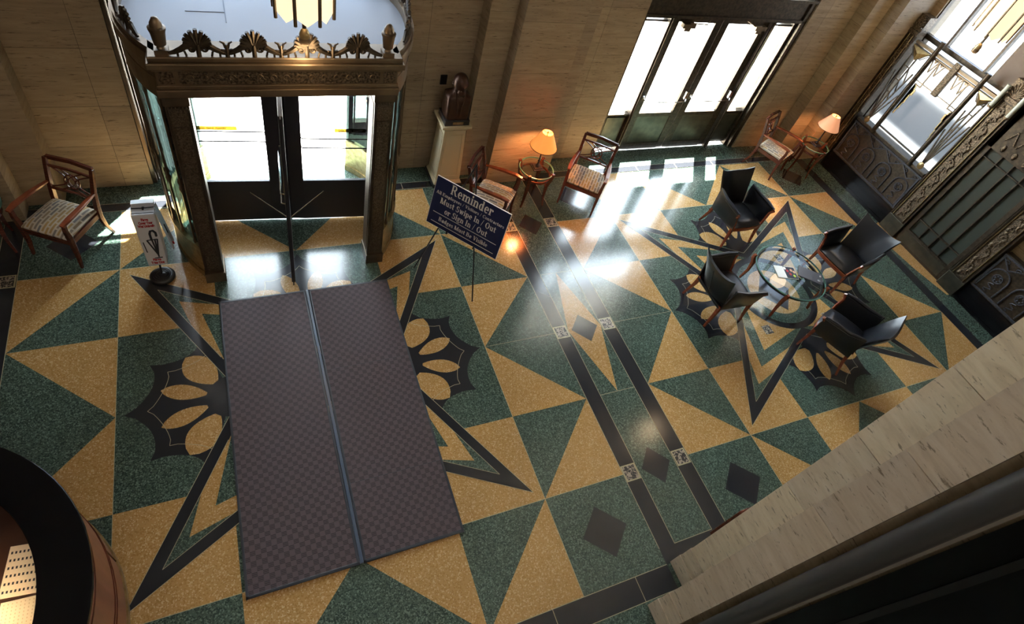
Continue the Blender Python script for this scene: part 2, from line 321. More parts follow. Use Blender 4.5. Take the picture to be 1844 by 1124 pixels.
# ---- heavy serif letters drawn as flat outlines (cap height .72, x-height .48)
def serif_text(body, h0, h1):
    T, tn, XH, CH = .145, .055, .48, .72
    def arc(cx, cy, rx, ry, a0=0, a1=360, n=20, th=T, hn=tn):
        out = []
        for i in range(n):
            p = radians(a0 + (a1 - a0) * i / n); q = radians(a0 + (a1 - a0) * (i + 1) / n)
            out.append([(cx + rx * cos(p), cy + ry * sin(p)), (cx + rx * cos(q), cy + ry * sin(q)), (cx + (rx - th) * cos(q), cy + (ry - hn) * sin(q)), (cx + (rx - th) * cos(p), cy + (ry - hn) * sin(p))])
        return out
    def R(x0, x1, y0, y1): return [[(x0, y0), (x1, y0), (x1, y1), (x0, y1)]]
    def D(x0, y0, x1, y1, w): return [[(x0 - w / 2, y0), (x0 + w / 2, y0), (x1 + w / 2, y1), (x1 - w / 2, y1)]]
    def st(x, y0, y1, s0=1, s1=1):
        o = R(x, x + T, y0, y1); e = .055
        if s0: o += R(x - e, x + T + e, y0, y0 + tn)
        if s1 == 1: o += R(x - e, x + T + e, y1 - tn, y1)
        if s1 == 2: o += R(x - e, x + T, y1 - tn, y1)
        return o
    def shift(g, d): return [[(x + d, y) for x, y in p] for p in g]
    nn = st(.06, 0, XH, 1, 2) + st(.36, 0, XH - .12, 1, 0) + arc(.30, XH - .17, .205, .17, 0, 150)
    G = {
     'R': (st(.07, 0, CH) + R(.1, .36, CH - tn, CH) + R(.1, .36, .34, .34 + tn) + arc(.36, .53, .20, .19, -90, 90) + D(.36, .36, .58, 0, T) + R(.50, .70, 0, tn), .72),
     'B': (st(.07, 0, CH) + R(.1, .36, CH - tn, CH) + R(.1, .36, .36, .36 + tn) + R(.1, .38, 0, tn) + arc(.36, .545, .19, .175, -90, 90) + arc(.38, .205, .23, .205, -90, 90), .68),
     'E': (st(.07, 0, CH) + R(.1, .56, CH - tn, CH) + R(.1, .46, .34, .34 + tn) + R(.1, .58, 0, tn) + R(.52, .58, 0, .2) + R(.50, .56, .54, CH) + R(.42, .46, .27, .46), .66),
     'A': (D(.16, 0, .36, CH, tn * 1.2) + D(.60, 0, .38, CH, T) + R(.2, .52, .22, .22 + tn) + R(.04, .28, 0, tn) + R(.46, .74, 0, tn), .78),
     'M': (st(.06, 0, CH, 1, 2) + D(.17, CH, .44, 0, T) + D(.72, CH, .46, 0, tn * 1.3) + st(.66, 0, CH, 1, 0) + R(.68, .87, CH - tn, CH), .92),
     'V': (D(.18, CH, .38, 0, T) + D(.60, CH, .40, 0, tn * 1.2) + R(.03, .32, CH - tn, CH) + R(.48, .72, CH - tn, CH), .74),
     'C': (arc(.36, .36, .31, .37, 42, 318, 26) + R(.56, .62, .50, .72) + R(.57, .62, .05, .2), .68),
     'O': (arc(.38, .36, .33, .37, 0, 360, 30), .78),
     'I': (st(.09, 0, CH), .34),
     'S': (arc(.29, .53, .22, .20, 40, 270, 18) + arc(.29, .185, .24, .20, -140, 90, 18) + R(.45, .50, .50, .72) + R(.05, .10, 0, .22), .58),
     'e': (arc(.26, .24, .225, .25, 0, 315, 24) + R(.08, .47, .22, .22 + tn), .51),
     'c': (arc(.25, .24, .215, .25, 50, 320, 22) + R(.34, .42, .32, .42), .46),
     'o': (arc(.27, .24, .235, .25, 0, 360, 26), .54),
     'a': (st(.30, 0, XH - .12, 0, 0) + arc(.255, .34, .19, .15, 0, 150) + arc(.20, .15, .165, .155, 0, 360, 20, .12) + R(.42, .50, 0, tn), .52),
     'm': (nn + shift(st(.36, 0, XH - .12, 1, 0) + arc(.30, XH - .17, .205, .17, 0, 150), .30), .88),
     'n': (nn, .58),
     'u': (st(.06, .12, XH, 0, 2) + st(.36, 0, XH, 0, 2) + arc(.265, .17, .205, .18, 180, 330) + R(.48, .56, 0, tn), .59),
     'i': (st(.07, 0, XH, 1, 2) + arc(.145, .63, .085, .085, 0, 360, 14, .083, .083), .29),
     'l': (st(.07, 0, CH, 1, 2), .29),
     'd': (st(.34, 0, CH, 0, 2) + arc(.25, .24, .215, .25, 0, 360, 26) + R(.46, .54, 0, tn), .57),
     'b': (st(.06, 0, CH, 0, 2) + arc(.31, .24, .215, .25, 0, 360, 26), .56),
     'p': (st(.06, -.2, XH, 1, 2) + arc(.31, .24, .215, .25, 0, 360, 26), .56),
     'g': (arc(.23, .31, .185, .175, 0, 360, 24, .13) + arc(.24, -.06, .225, .13, 0, 360, 24, .07) + R(.36, .48, .42, .48) + D(.12, .04, .16, .18, .07), .50),
     'r': (st(.06, 0, XH, 1, 2) + arc(.30, XH - .15, .15, .15, 40, 170, 10, .06) + arc(.36, XH - .09, .075, .075, 0, 360, 12, .073, .073), .46),
     's': (arc(.21, .345, .155, .14, 40, 270, 16, .1) + arc(.21, .135, .165, .145, -140, 90, 16, .1) + R(.32, .36, .33, .47) + R(.04, .08, 0, .14), .42),
     't': (R(.10, .10 + T, .08, .64) + R(.0, .36, XH - tn, XH) + arc(.25, .13, .15, .14, 180, 320, 12), .38),
     'y': (D(.14, XH, .29, 0, T) + D(.45, XH, .22, -.2, tn * 1.3) + R(.02, .26, XH - tn, XH) + R(.34, .54, XH - tn, XH) + arc(.13, -.13, .075, .075, 0, 360, 12, .073, .073), .53),
     'w': (D(.13, XH, .25, 0, T) + D(.37, XH, .26, 0, tn * 1.3) + D(.39, XH, .51, 0, T) + D(.65, XH, .52, 0, tn * 1.3) + R(.01, .24, XH - tn, XH) + R(.56, .74, XH - tn, XH), .74),
     '/': (D(.03, -.05, .30, CH + .04, .06), .36), ' ': ([], .27)}
    vs = []; fs = []; x = 0
    for ch in body:
        g, adv = G[ch]
        for p in shift(g, x):
            n = len(p); a = sum(p[i][0] * p[(i + 1) % n][1] - p[(i + 1) % n][0] * p[i][1] for i in range(n))
            if a < 0: p = p[::-1]
            o = len(vs); vs += [(q[0], q[1], h0) for q in p] + [(q[0], q[1], h1) for q in p]
            fs += [tuple(o + n + i for i in range(n)), tuple(o + i for i in range(n - 1, -1, -1))] + [(o + i, o + (i + 1) % n, o + n + (i + 1) % n, o + n + i) for i in range(n)]
        x += adv + .015
    return [(a - x / 2, b, c) for a, b, c in vs], fs, x

# ================================================================ FLOOR
DS = 6.92                      # offset between the two star squares
fl = MB(); fl.lay = 0
FM = [T_GREEN, T_OCHRE, T_BLACK, BRASS_STRIP, M_TILE]
EPS = 0.00025
def fp(poly, mi, lay):
    fl.mi = mi; z = lay * EPS; fl.add([(u, -v, z) for u, v in poly], [tuple(range(len(poly)))])
def fr(u0, u1, v0, v1, mi, lay): fp([(u0, v0), (u1, v0), (u1, v1), (u0, v1)], mi, lay)
def fline(p, q, lay=9, w=.0075, mi=3):
    d = Vector((q[0] - p[0], q[1] - p[1])); n = Vector((-d.y, d.x)).normalized() * w / 2
    fp([(p[0] + n.x, p[1] + n.y), (q[0] + n.x, q[1] + n.y), (q[0] - n.x, q[1] - n.y), (p[0] - n.x, p[1] - n.y)], mi, lay)
fr(-5.2, 13.0, -1.62, 13.0, 0, 0)
def star(ox):
    def m4(poly, mi, lay, outline=False):             # four-fold rotations about (2,2)
        for k in range(4):
            q = []
            for u, v in poly:
                a, b = u - 2, v - 2
                for _ in range(k): a, b = -b, a
                q.append((ox + a + 2, b + 2))
            fp(q, mi, lay)
            if outline:
                for i in range(len(q)): fline(q[i], q[(i + 1) % len(q)], 9, .006)
    def m8(poly, mi, lay, outline=False):
        m4(poly, mi, lay, outline); m4([(v, u) for u, v in poly], mi, lay, outline)
    m4([(0, 0), (1, 0), (1, 1), (0, 1)], 1, 1)
    # ring of right triangles
    m8([(0, 0), (-1, 0), (-1, 1)], 1, 1); m8([(0, 1), (-1, 1), (0, 2)], 1, 1)
    # half flowers
    hub = (1.07, 2.0)
    def pol(r, a): return (hub[0] - r * cos(a), hub[1] - r * sin(a))
    cus = [radians(x) for x in (-72, -36, 0, 36, 72)]; cr = [.86, .95, 1.0, .95, .86]
    out = []; inn = []
    for i in range(4):
        for k in range(10):
            t = k / 10; a = cus[i] + (cus[i + 1] - cus[i]) * t; b = sin(pi * t) ** .55
            rc = cr[i] * (1 - t) + cr[i + 1] * t; out.append(pol(rc - .18 * b, a)); inn.append(pol(rc - .21 - .09 * b, a))
    out.append(pol(cr[4], cus[4])); inn.append(pol(cr[4] - .21, cus[4]))
    m4(out + [hub], 2, 2)
    for k in range(4):
        for line in (inn,):
            q = []
            for u, v in line:
                a, b = u - 2, v - 2
                for _ in range(k): a, b = -b, a
                q.append((ox + a + 2, b + 2))
            for i in range(len(q) - 1): fline(q[i], q[i + 1], 4, .005)
    for a0, w0, r0_, r1_ in ((-54, .155, .22, .72), (-18, .090, .23, .70), (18, .090, .23, .70), (54, .155, .22, .72)):
        a = radians(a0); pt = []
        for k in range(13):
            t = k / 12; pt.append((r0_ + (r1_ - r0_) * t, w0 * sin(pi * t ** 1.2) ** .65 if 0 < t < 1 else 0.004))
        poly = [pol(sqrt(r * r + wd * wd), a + atan2(wd, r)) for r, wd in pt] + [pol(sqrt(r * r + wd * wd), a - atan2(wd, r)) for r, wd in pt[::-1]]
        m4(poly, 1, 3)
    m4([(hub[0] + .25 * cos(t * pi / 12), hub[1] + .25 * sin(t * pi / 12)) for t in range(24)], 2, 4)
    # arms (nested kites)
    m4([(.10, .10), (1.165, 2.0), (2, 2), (2.0, 1.165)], 2, 5)
    m4([(.39, .39), (1.0, 1.49), (1.29, 2.0), (2, 2), (2.0, 1.29), (1.49, 1.0)], 0, 6, False)
    m4([(.61, .61), (.725, .99), (1.29, 2.0), (2, 2), (2.0, 1.29), (.99, .725)], 1, 7)
    m4([(.84, .84), (1.03, 1.53), (1.29, 2.0), (2, 2), (2.0, 1.29), (1.53, 1.03)], 0, 8)
    m4([(1.07, 1.07), (1.27, 1.80), (1.32, 2.0), (2, 2), (2.0, 1.32), (1.80, 1.27)], 1, 9)
    for p, q in (((.39, .39), (1.0, 1.49)), ((.10, .10), (1.165, 2.0))):
        for k in range(4):
            for sw in (0, 1):
                L = []
                for u, v in (p, q):
                    if sw: u, v = v, u
                    a, b = u - 2, v - 2
                    for _ in range(k): a, b = -b, a
                    L.append((ox + a + 2, b + 2))
                fline(L[0], L[1], 10, .005)
    m4([(1.30, 1.30), (1.45, 1.30), (1.45, 1.45), (1.30, 1.45)], 4, 11)
    def disc(r, mi, lay, n=48): fp([(ox + 2 + r * cos(2 * pi * t / n), 2 + r * sin(2 * pi * t / n)) for t in range(n)], mi, lay)
    disc(.725, 2, 12); disc(.62, 0, 13); disc(.44, 1, 14)
    fp([(ox + 2, 1.62), (ox + 2.32, 2), (ox + 2, 2.38), (ox + 1.68, 2)], 2, 15)
    m4([(-.5, -.77), (-.23, -.5), (-.5, -.23), (-.77, -.5)], 2, 2, False)
    for du in (0, 4):
        fline((ox + du, -1), (ox + du, 5), 4, .005); fline((ox - 1, du), (ox + 5, du), 4, .005)
    if ox: fline((ox - 1, 2), (ox, 2), 4, .004)
    else: fline((4, 2), (5, 2), 4, .004)
star(0); star(DS)
def aisle(a):
    fr(a, a + .2, -1.02, 5.0, 2, 3); fr(a + .71, a + .92, -1.02, 5.0, 2, 3); fr(a + .2, a + .71, 4.84, 5.0, 2, 3)
    c = a + .455
    fp([(c, 1), (a + .71, 2), (c, 3), (a + .2, 2)], 1, 3)
    for vv in (0, 2, 4):
        fp([(c, vv - .225), (c + .2, vv), (c, vv + .225), (c - .2, vv)], 2, 5)
        for x in (a + .1, a + .815):
            fr(x - .095, x + .095, vv - .095, vv + .095, 3, 5); fr(x - .08, x + .08, vv - .08, vv + .08, 4, 6)
    for x in (a, a + .2, a + .71, a + .92): fline((x, -1.02), (x, 4.84), 7, .006)
    for vv in (1, 3): fline((a + .2, vv), (a + .71, vv), 4, .005)
    fline((a + .2, 4.84), (a + .71, 4.84), 7, .006)
aisle(5.0); aisle(-1.92)
fr(-6, 11.92, -1.16, -1.02, 2, 3); fr(11.92, 12.12, -1.16, 6, 2, 3); fr(-6, 5.0, 5.0, 5.24, 2, 3)
for uu in [x * .87 - 5 for x in range(20)]: fline((uu, -1.16), (uu, -1.02), 7, .008)
for uu in [x * .95 - 3 for x in range(9)]: fline((uu, 5.0), (uu, 5.24), 7, .006)
fline((-6, -1.02), (11.92, -1.02), 7, .005); fline((-6, -1.16), (11.92, -1.16), 7, .005); fline((-6, 5.0), (5, 5.0), 7, .006); fline((-6, 5.24), (5, 5.24), 7, .006)
fp([(12.12, 1.05), (12.56, .9), (12.56, 2.75), (12.40, 2.72), (12.25, 2.1)], 1, 3)
fl.build('floor', FM, kind='structure')

# ================================================================ WALLS
H = 9.0
COURSES = [0, .40, .67, 1.24, 1.98, 2.72, 3.5, 4.4, 5.4, 6.5, 7.7, H]
def blocks_front(mb, u0, u1, v, cuts=(), h0=0, h1=H, back=-1.95, g=.0022):
    hs = [h0] + [c for c in COURSES if h0 + .01 < c < h1 - .01] + [h1]; us = [u0] + list(cuts) + [u1]
    for a, b in zip(hs, hs[1:]):
        for c, d in zip(us, us[1:]):
            mb.mi = 0; mb.uv(c + (g if c != u0 else 0), d - (g if d != u1 else 0), back, v, a + g, b - g)
    mb.mi = 1; mb.uv(u0 + .004, u1 - .004, back + .004, v - .006, h0, h1)
wf = MB()
for u0, u1, v, cuts in ((-5, -1.0, -.98, (-3.4, -2.0)), (-1.0, -.62, -1.24, ()), (-.62, .36, -1.5, (.045,)), (3.64, 4.66, -1.5, (3.98,)), (4.66, 5.04, -1.24, ()), (5.04, 5.95, -1.0, ()),
                        (5.95, 6.30, -1.24, ()), (6.30, 7.27, -1.5, (6.62,)), (10.60, 11.56, -1.5, (10.92,)), (11.56, 11.95, -1.24, ()), (11.95, 12.9, -1.0, ())):
    blocks_front(wf, u0, u1, v, cuts)
blocks_front(wf, .36, 3.64, -1.5, (), 6.5, H); blocks_front(wf, 7.27, 10.60, -1.5, (), 6.5, H)
wf.build('wall_front', [TRAV, MORTAR], kind='structure')
wr = MB()
def blocks_right(mb, v0, v1, u, h0=0, h1=H, back=13.0, g=.0022):
    hs = [h0] + [c for c in COURSES if h0 + .01 < c < h1 - .01] + [h1]
    for a, b in zip(hs, hs[1:]): mb.mi = 0; mb.uv(u, back, v0, v1, a + g, b - g)
    mb.mi = 1; mb.uv(u + .006, back - .004, v0 + .004, v1 - .004, h0, h1)
blocks_right(wr, -1.95, -.86, 12.66); blocks_right(wr, -.86, .60, 12.66, 5.6, H); wr_d = MB(); wr_d.uv(12.66, 13.0, .60, .95, 2.86, H); wr_d.uv(12.655, 12.66, .95, 5.0, 2.9, H); wr_d.build('trim_upper_panelling', mat('brown_panelling', (.085, .055, .035), .5), kind='structure'); blocks_right(wr, -.86, .95, 12.66, 0, .3)
blocks_right(wr, .95, 13, 12.66)
wr.build('wall_right', [TRAV, MORTAR], kind='structure')
wl = MB(); wl.uv(-5.3, -5, -2, 13, 0, H); wl.build('wall_left', TRAV, kind='structure')
wb = MB(); wb.uv(-5, 12.66, 12.7, 13, 0, H); wb.build('wall_back', TRAV, kind='structure')
ce = MB(); ce.uv(-5.3, 13, -2, 13, H, H + .2); ce.build('ceiling', PLASTER, kind='structure')
# near pier (stepped travertine pier at the right)
wp = MB(); hs = [0, .24, .47, 1.35, 2.15, 3.0, 3.85, 4.7, 5.6, 6.6, 7.7, H]; g = .0035
for i, (a, b) in enumerate(zip(hs, hs[1:])):
    wp.mi = 0; e = .012 if i == 0 else (.006 if i == 1 else 0)
    wp.uv(5.06 - e, 6.4, 5.0 - e, 5.30, a + g, b - g)
hs2 = [0, .26, .50, 1.15, 1.95, 2.75, 3.6, 4.5, 5.4, 6.4, 7.6, H]
for i, (a, b) in enumerate(zip(hs2, hs2[1:])):
    e = .012 if i == 0 else (.006 if i == 1 else 0)
    wp.uv(4.61 - e, 6.6, 5.28 - e, 5.53, a + g, b - g)
wp.uv(4.74, 6.6, 5.53, 7.4, .0, H)
wp.mi = 1; wp.uv(5.08, 6.3, 5.02, 5.29, 0, H); wp.uv(4.63, 6.5, 5.30, 5.52, 0, H)
wp.build('wall_near_pier', [TRAV_P, MORTAR], kind='structure')
# pavement outside
ex = MB(); ex.uv(-30, 16.5, -40, -1.63, -.16, -.002); ex.uv(13.02, 16.5, -1.63, 14, -.16, -.01); ex.uv(19.5, 80, -40, 14, -.16, -.01)
ex.build('pavement', CONC, kind='structure')
rd = MB(); rd.uv(16.5, 19.6, -40, 14, -.16, -.04); rd.build('roadway', ASPH, kind='structure')

cn = MB(); cn.uv(-5, 14, -3.45, -1.95, 6.6, 6.9); cn.uv(13.0, 14.7, -1.95, 14, 5.7, 5.9); cn.build('added_sun_blocker', CONC, kind='structure')  # unseen slabs added outside to keep sun off the upper windows
# bronze jamb column beside the pier + dark door panel
t = thing('bronze_jamb', 'tall dark bronze half-round jamb standing beside the near travertine pier', 'door jamb', 4.62, 5.66)
b = MB(); b.lathe([(.075, 0), (.075, 7.9)], 0, 0, 24); b.build('column', mat('polished_black_bronze', (.085, .083, .082), .32, .35), t, smooth=True)
b = MB(); b.box(-.012, .10, -.09, -.065, 0, 7.9); b.build('highlight_strip', mat('highlight_grey', (.32, .30, .27), .4, .3), t)  # pale grey strip stands in for the highlight along the jamb
t = thing('dark_screen', 'black panelled screen filling the bottom right corner behind the bronze jamb', 'screen', 4.72, 6.6)
b = MB(); b.box(-.03, .0, -.85, .83, 0, 7.9); b.build('panel', STONE_K, t)
b = MB()
for k in range(6): b.box(-.05, -.031, -.85 + k * .3, -.81 + k * .3, 0, 7.9)
b.build('rib', BLACKP, t)

# ================================================================ WINDOWS & DOORS in the front wall
VW = -1.66
def window_bay(n, u0, u1, mull, sill_h, label_parts=None):
    root = MB(); w_ = .07
    for x in (u0, u1 - w_): root.uv(x, x + w_, VW - .06, VW + .10, 0, 6.5)
    root.uv(u0, u1, VW - .06, VW + .06, 6.43, 6.5)
    f = root.build('window_%d' % n, BRONZE_D, bevel=.006, kind='structure')
    return f
# ---- window 1 (round the revolving door)
f1 = MB()
for s_, x0 in ((1, .36), (-1, 3.64)):
    def bx(a, b, v0, v1, h0, h1): f1.uv(x0 + s_ * a, x0 + s_ * b, v0, v1, h0, h1)
    bx(0, .055, -1.95, -1.53, 0, 6.5); bx(.055, .078, -1.80, -1.58, 0, 6.5); bx(.078, .098, -1.74, -1.62, 0, 6.5)
    bx(.098, .60, -1.72, -1.64, .06, .78); bx(.098, .60, -1.72, -1.62, .78, .81); bx(.098, .60, -1.72, -1.64, 2.49, 2.53)
    bx(.24, .38, -1.64, -1.625, .16, .68)
    bx(.60, .66, -1.74, -1.60, 0, 3.0)
for hh in (3.0, 4.2, 5.4, 6.44): f1.uv(.5, 3.5, -1.74, -1.62, hh, hh + .06)
for uu in (1.2, 2.0, 2.8): f1.uv(uu - .03, uu + .03, -1.74, -1.62, 3.0, 6.5)
W1 = f1.build('window_1', BRONZE_D, kind='structure', bevel=.004)
g1 = MB(); g1.uv(.455, .98, -1.685, -1.68, .8, 3.0); g1.uv(3.02, 3.545, -1.685, -1.68, .8, 3.0); g1.build('window_glass', GLASS, W1); g1 = MB(); g1.uv(.5, 3.5, -1.685, -1.68, 3.05, 6.44); g1.build('upper_glass', GLASS_U, W1)
fr1 = MB()
for s_, x0 in ((1, .36), (-1, 3.64)): fr1.uv(x0 + s_ * .008, x0 + s_ * .048, -1.53, -1.515, .2, 6.4)
fr1.build('chased_strip', BRONZE_J, W1)
# ---- window 2 (over and beside the double doors)
f2 = MB(); U0, U1 = 7.27, 10.60
for a, b, v0, v1 in ((U0, 7.33, -1.95, -1.55), (7.33, 7.38, -1.78, -1.60), (10.50, U1, -1.95, -1.53), (10.44, 10.50, -1.80, -1.60), (7.82, 7.90, -1.76, -1.58), (9.92, 10.0, -1.76, -1.58)):
    f2.uv(a, b, v0, v1, 0, 6.5)
f2.uv(7.845, 7.875, -1.58, -1.55, 0, 2.6); f2.uv(9.945, 9.975, -1.58, -1.55, 0, 2.6)
f2.uv(U0, U1, -1.78, -1.56, 2.62, 2.95); f2.uv(U0, U1, -1.78, -1.53, 2.58, 2.63); f2.uv(U0, U1, -1.78, -1.50, 2.93, 2.98)
for a, b in ((7.38, 7.82), (10.0, 10.44)):
    f2.uv(a, b, -1.70, -1.66, .05, .77); f2.uv(a, b, -1.72, -1.61, .77, .80); f2.uv(a, b, -1.70, -1.64, 2.47, 2.50)
for hh in (4.2, 5.4, 6.44): f2.uv(U0, U1, -1.74, -1.62, hh, hh + .06)
W2 = f2.build('window_2', BRONZE_D, kind='structure', bevel=.004)
g2 = MB()
for a, b in ((7.38, 7.82), (10.0, 10.44)): g2.uv(a, b, -1.685, -1.68, .8, 2.6)
g2.uv(7.33, 10.5, -1.685, -1.68, 2.98, 6.44); g2.build('window_glass', GLASS, W2)
k2 = MB()
for a, b in ((7.42, 7.79), (10.03, 10.40)): k2.uv(a, b, -1.66, -1.64, .10, .72)
k2.build('kick_panel', BRONZE_G, W2, bevel=.004)
# ---- double doors
def leaf(u0, u1, label, hinge):
    t = thing('glazed_door', label, 'door', u0, -1.66, .02); w = u1 - u0
    b = MB(); st = .135
    b.box(0, st, -.03, .03, 0, 2.58); b.box(w - st, w, -.03, .03, 0, 2.58); b.box(st, w - st, -.03, .03, 2.46, 2.58); b.box(st, w - st, -.03, .03, 0, .12); b.box(st, w - st, -.03, .03, .70, .78)
    b.build('door_frame', BRONZE_D, t, bevel=.006)
    b = MB(); b.box(st, w - st, -.018, .018, .12, .70); b.build('kick_panel', BRONZE_G, t, bevel=.004)
    b = MB(); b.box(st, w - st, -.004, .004, .78, 2.46); b.build('glass_pane', GLASS, t)
    b = MB()
    b.tube([(.06, -.03, 1.13), (.06, -.13, 1.10), (.10, -.15, 1.08), (w - .09, -.15, 1.08), (w - .06, -.12, 1.10), (w - .06, -.03, 1.16)], .010, 8)
    b.box(w - .09, w - .03, -.10, -.03, 1.10, 1.24); b.box(.035, .085, -.06, -.03, 1.08, 1.17)
    b.build('panic_bar', CHROME, t, smooth=True)
    b = MB(); cx = w * .30 if hinge < 0 else w * .78
    b.box(cx - .12, cx + .12, -.12, -.03, 2.40, 2.47); b.box(cx - .06, cx + .06, -.10, -.03, 2.34, 2.41)
    b.tube([(cx, -.10, 2.48), (cx + .25 * (1 if hinge < 0 else -1), -.20, 2.52), (cx + .42 * (1 if hinge < 0 else -1), -.04, 2.58)], .012, 6)
    b.build('door_closer', BRONZE, t, bevel=.004)
    return t
leaf(7.905, 8.905, 'left glazed bronze door of the pair beside the lamp wall, closer on its top rail', -1)
leaf(8.915, 9.915, 'right glazed bronze door of the pair, nearer the far corner chair', 1)

# ================================================================ REVOLVING DOOR VESTIBULE
RC = (2.0, .60)     # xy of drum centre (y=-v)
VS = thing('revolving_door_vestibule', 'ornate bronze vestibule with palmette cresting enclosing the revolving door', 'vestibule', 0, 0)
def jamb(x0, x1):
    b = MB(); b.mi = 0
    b.uv(x0, x1, .10, .36, 0, 2.6); b.mi = 0
    b.uv(x0 - .012, x1 + .012, .08, .385, 0, .16); b.uv(x0 - .01, x1 + .01, .10, .375, 2.50, 2.6)
    b.mi = 1; b.uv(x0 + .035, x1 - .035, .36, .372, .22, 2.26); b.uv(x0 + .02, x1 - .02, .36, .378, 2.28, 2.48)
    b.uv(x0 - .006, x0 + .004, .14, .32, .22, 2.45)
    b.mi = 0
    for x in (x0 + .012, x0 + .030, x1 - .012, x1 - .030): b.tube([(x, -.368, .18), (x, -.368, 2.48)], .006, 6)
    for k in range(6): b.ell(((x0 + x1) / 2 - .075 + .03 * k, -.378, 2.48), (.012, .012, .02), 6, 4)
    return b.build('jamb', [BRONZE_J, BRONZE_JR], VS, bevel=.003)
jamb(.93, 1.13); jamb(2.85, 3.05)
b = MB(); b.uv(.90, 3.08, .08, .40, 2.60, 2.68); b.uv(.91, 3.07, .08, .385, 2.68, 2.72); b.build('architrave', BRONZE, VS, bevel=.006)
b = MB(); b.mi = 0; b.uv(.92, 3.06, .10, .37, 2.72, 2.87); b.mi = 1; b.uv(1.10, 2.88, .37, .382, 2.735, 2.855); b.uv(.94, 1.06, .37, .382, 2.735, 2.855); b.uv(2.92, 3.04, .37, .382, 2.735, 2.855)
b.mi = 0
for k in range(15):
    x = 1.18 + k * .116; b.tube([(x + .035 * cos(a * .5) * (1 - a / 14), -.386, 2.795 + .042 * sin(a * .5) * (1 - a / 14)) for a in range(13)], .006, 5)
b.build('frieze', [BRONZE, BRONZE_R], VS)
b = MB(); b.uv(.89, 3.09, .10, .41, 2.87, 2.91); b.uv(.87, 3.11, .10, .45, 2.91, 2.97); b.uv(.89, 3.09, .14, .425, 2.97, 3.02); b.build('cornice', BRONZE, VS, bevel=.010)
R0 = 1.39
for (a0, a1) in ((radians(134), radians(221)), (radians(-41), radians(46))):
    b = MB(); b.sector(RC[0], RC[1] - 0, R0 - .06, R0, 2.50, 2.72, a0, a1, 20); b.sector(RC[0], RC[1], R0 - .06, R0 + .03, 2.87, 2.97, a0, a1, 20); b.sector(RC[0], RC[1], R0 - .06, R0 - .005, 2.72, 2.87, a0, a1, 20); b.sector(RC[0], RC[1], R0 - .06, R0 + .01, 2.97, 3.02, a0, a1, 20)
    b.build('curved_cornice', BRONZE, VS)
for (a0, a1, sgn) in ((radians(134), radians(221), -1), (radians(-41), radians(46), 1)):
    b = MB(); b.sector(RC[0], RC[1], R0 - .05, R0, 0, .50, a0, a1, 20); b.sector(RC[0], RC[1], R0 - .06, R0 + .015, .50, .55, a0, a1, 20); b.sector(RC[0], RC[1], R0 - .06, R0 + .01, 0, .10, a0, a1, 20)
    cw = b.build('curved_wall', GOLD, VS)
    b = MB(); b.sector(RC[0], RC[1], R0 - .035, R0 - .03, .55, 2.50, a0, a1, 20); b.build('curved_glass', GLASS_C, cw)
    for k in range(9):
        a = a0 + (a1 - a0) * (k + .5) / 9; x = RC[0] + (R0 - .01) * cos(a); y = RC[1] + (R0 - .01) * sin(a); b = MB()
        b.lathe([(.012, .55), (.022, .58), (.012, .63), (.012, 1.30), (.020, 1.34), (.030, 1.38), (.018, 1.43), (.030, 1.47), (.012, 1.53), (.012, 2.40), (.022, 2.45), (.014, 2.50)], x, y, 8)
        b.build('baluster', BRONZE, VS, smooth=True)
# flat roof of the drum
b = MB()
for k in range(1):
    ra = radians(-31); b.prism([(RC[0] + 1.335 * cos(ra + (2 * pi - 2 * (ra + pi / 2) - 0) * 0 + q * (pi - 2 * ra) / 47), RC[1] + 1.335 * sin(ra + q * (pi - 2 * ra) / 47)) for q in range(48)], 2.91, 2.93)
b.build('drum_roof', ROOFM, VS)
b = MB()
for q in (((1.35, 1.2), (2.8, 1.2)), ((1.55, .35), (1.55, 1.2)), ((1.2, .55), (1.55, .55)), ((2.5, .4), (2.5, 1.2))):
    b.bar((q[0][0], q[0][1], 2.932), (q[1][0], q[1][1], 2.932), .008, .006)
b.build('roof_seam', mat('roof_seam_dark', (.25, .28, .33), .7), VS)
# cresting
def palmette(b, cx, cy, z, s=1.0, ang=0, big=True):
    ca, sa = cos(ang), sin(ang)
    def P(x, zz, y=0): return (cx + x * ca * s - y * sa, cy + x * sa * s + y * ca, z + zz * s)
    if big:
        for k in range(-4, 5):
            a = k * radians(20); L = .135 - abs(k) * .008
            b.tube([P(.012 * sin(a), .085), P(L * .55 * sin(a), .085 + L * .55 * cos(a)), P(L * sin(a), .085 + L * cos(a))], [.014 * s, .021 * s, .016 * s], 6)
        for sx in (-1, 1):
            b.tube([P(sx * (.048 + .034 * (1 - t / 16) * cos(t * .6)), .058 + .034 * (1 - t / 16) * sin(t * .6)) for t in range(16)], .013 * s, 5)
            b.tube([P(sx * .08, .085), P(sx * .12, .055), P(sx * .17, .03), P(sx * .21, .018)], [.026 * s, .024 * s, .020 * s, .014 * s], 6)
            b.tube([P(sx * .09, .0), P(sx * .10, .04)], .009 * s, 5); b.tube([P(sx * .15, .0), P(sx * .15, .03)], .009 * s, 5)
        b.tube([P(0, 0), P(0, .10)], .02 * s, 6)
    else:
        b.tube([P(0, 0), P(0, .05), P(0, .10)], [.02 * s, .016 * s, .012 * s], 6)
        for sx in (-1, 1):
            b.tube([P(sx * .02, .02), P(sx * .05, .03), P(sx * .035, .055), P(sx * .012, .05)], .011 * s, 5)
            b.tube([P(sx * .008, .07), P(sx * .02, .11), P(sx * .045, .125)], [.012 * s, .010 * s, .006 * s], 5)
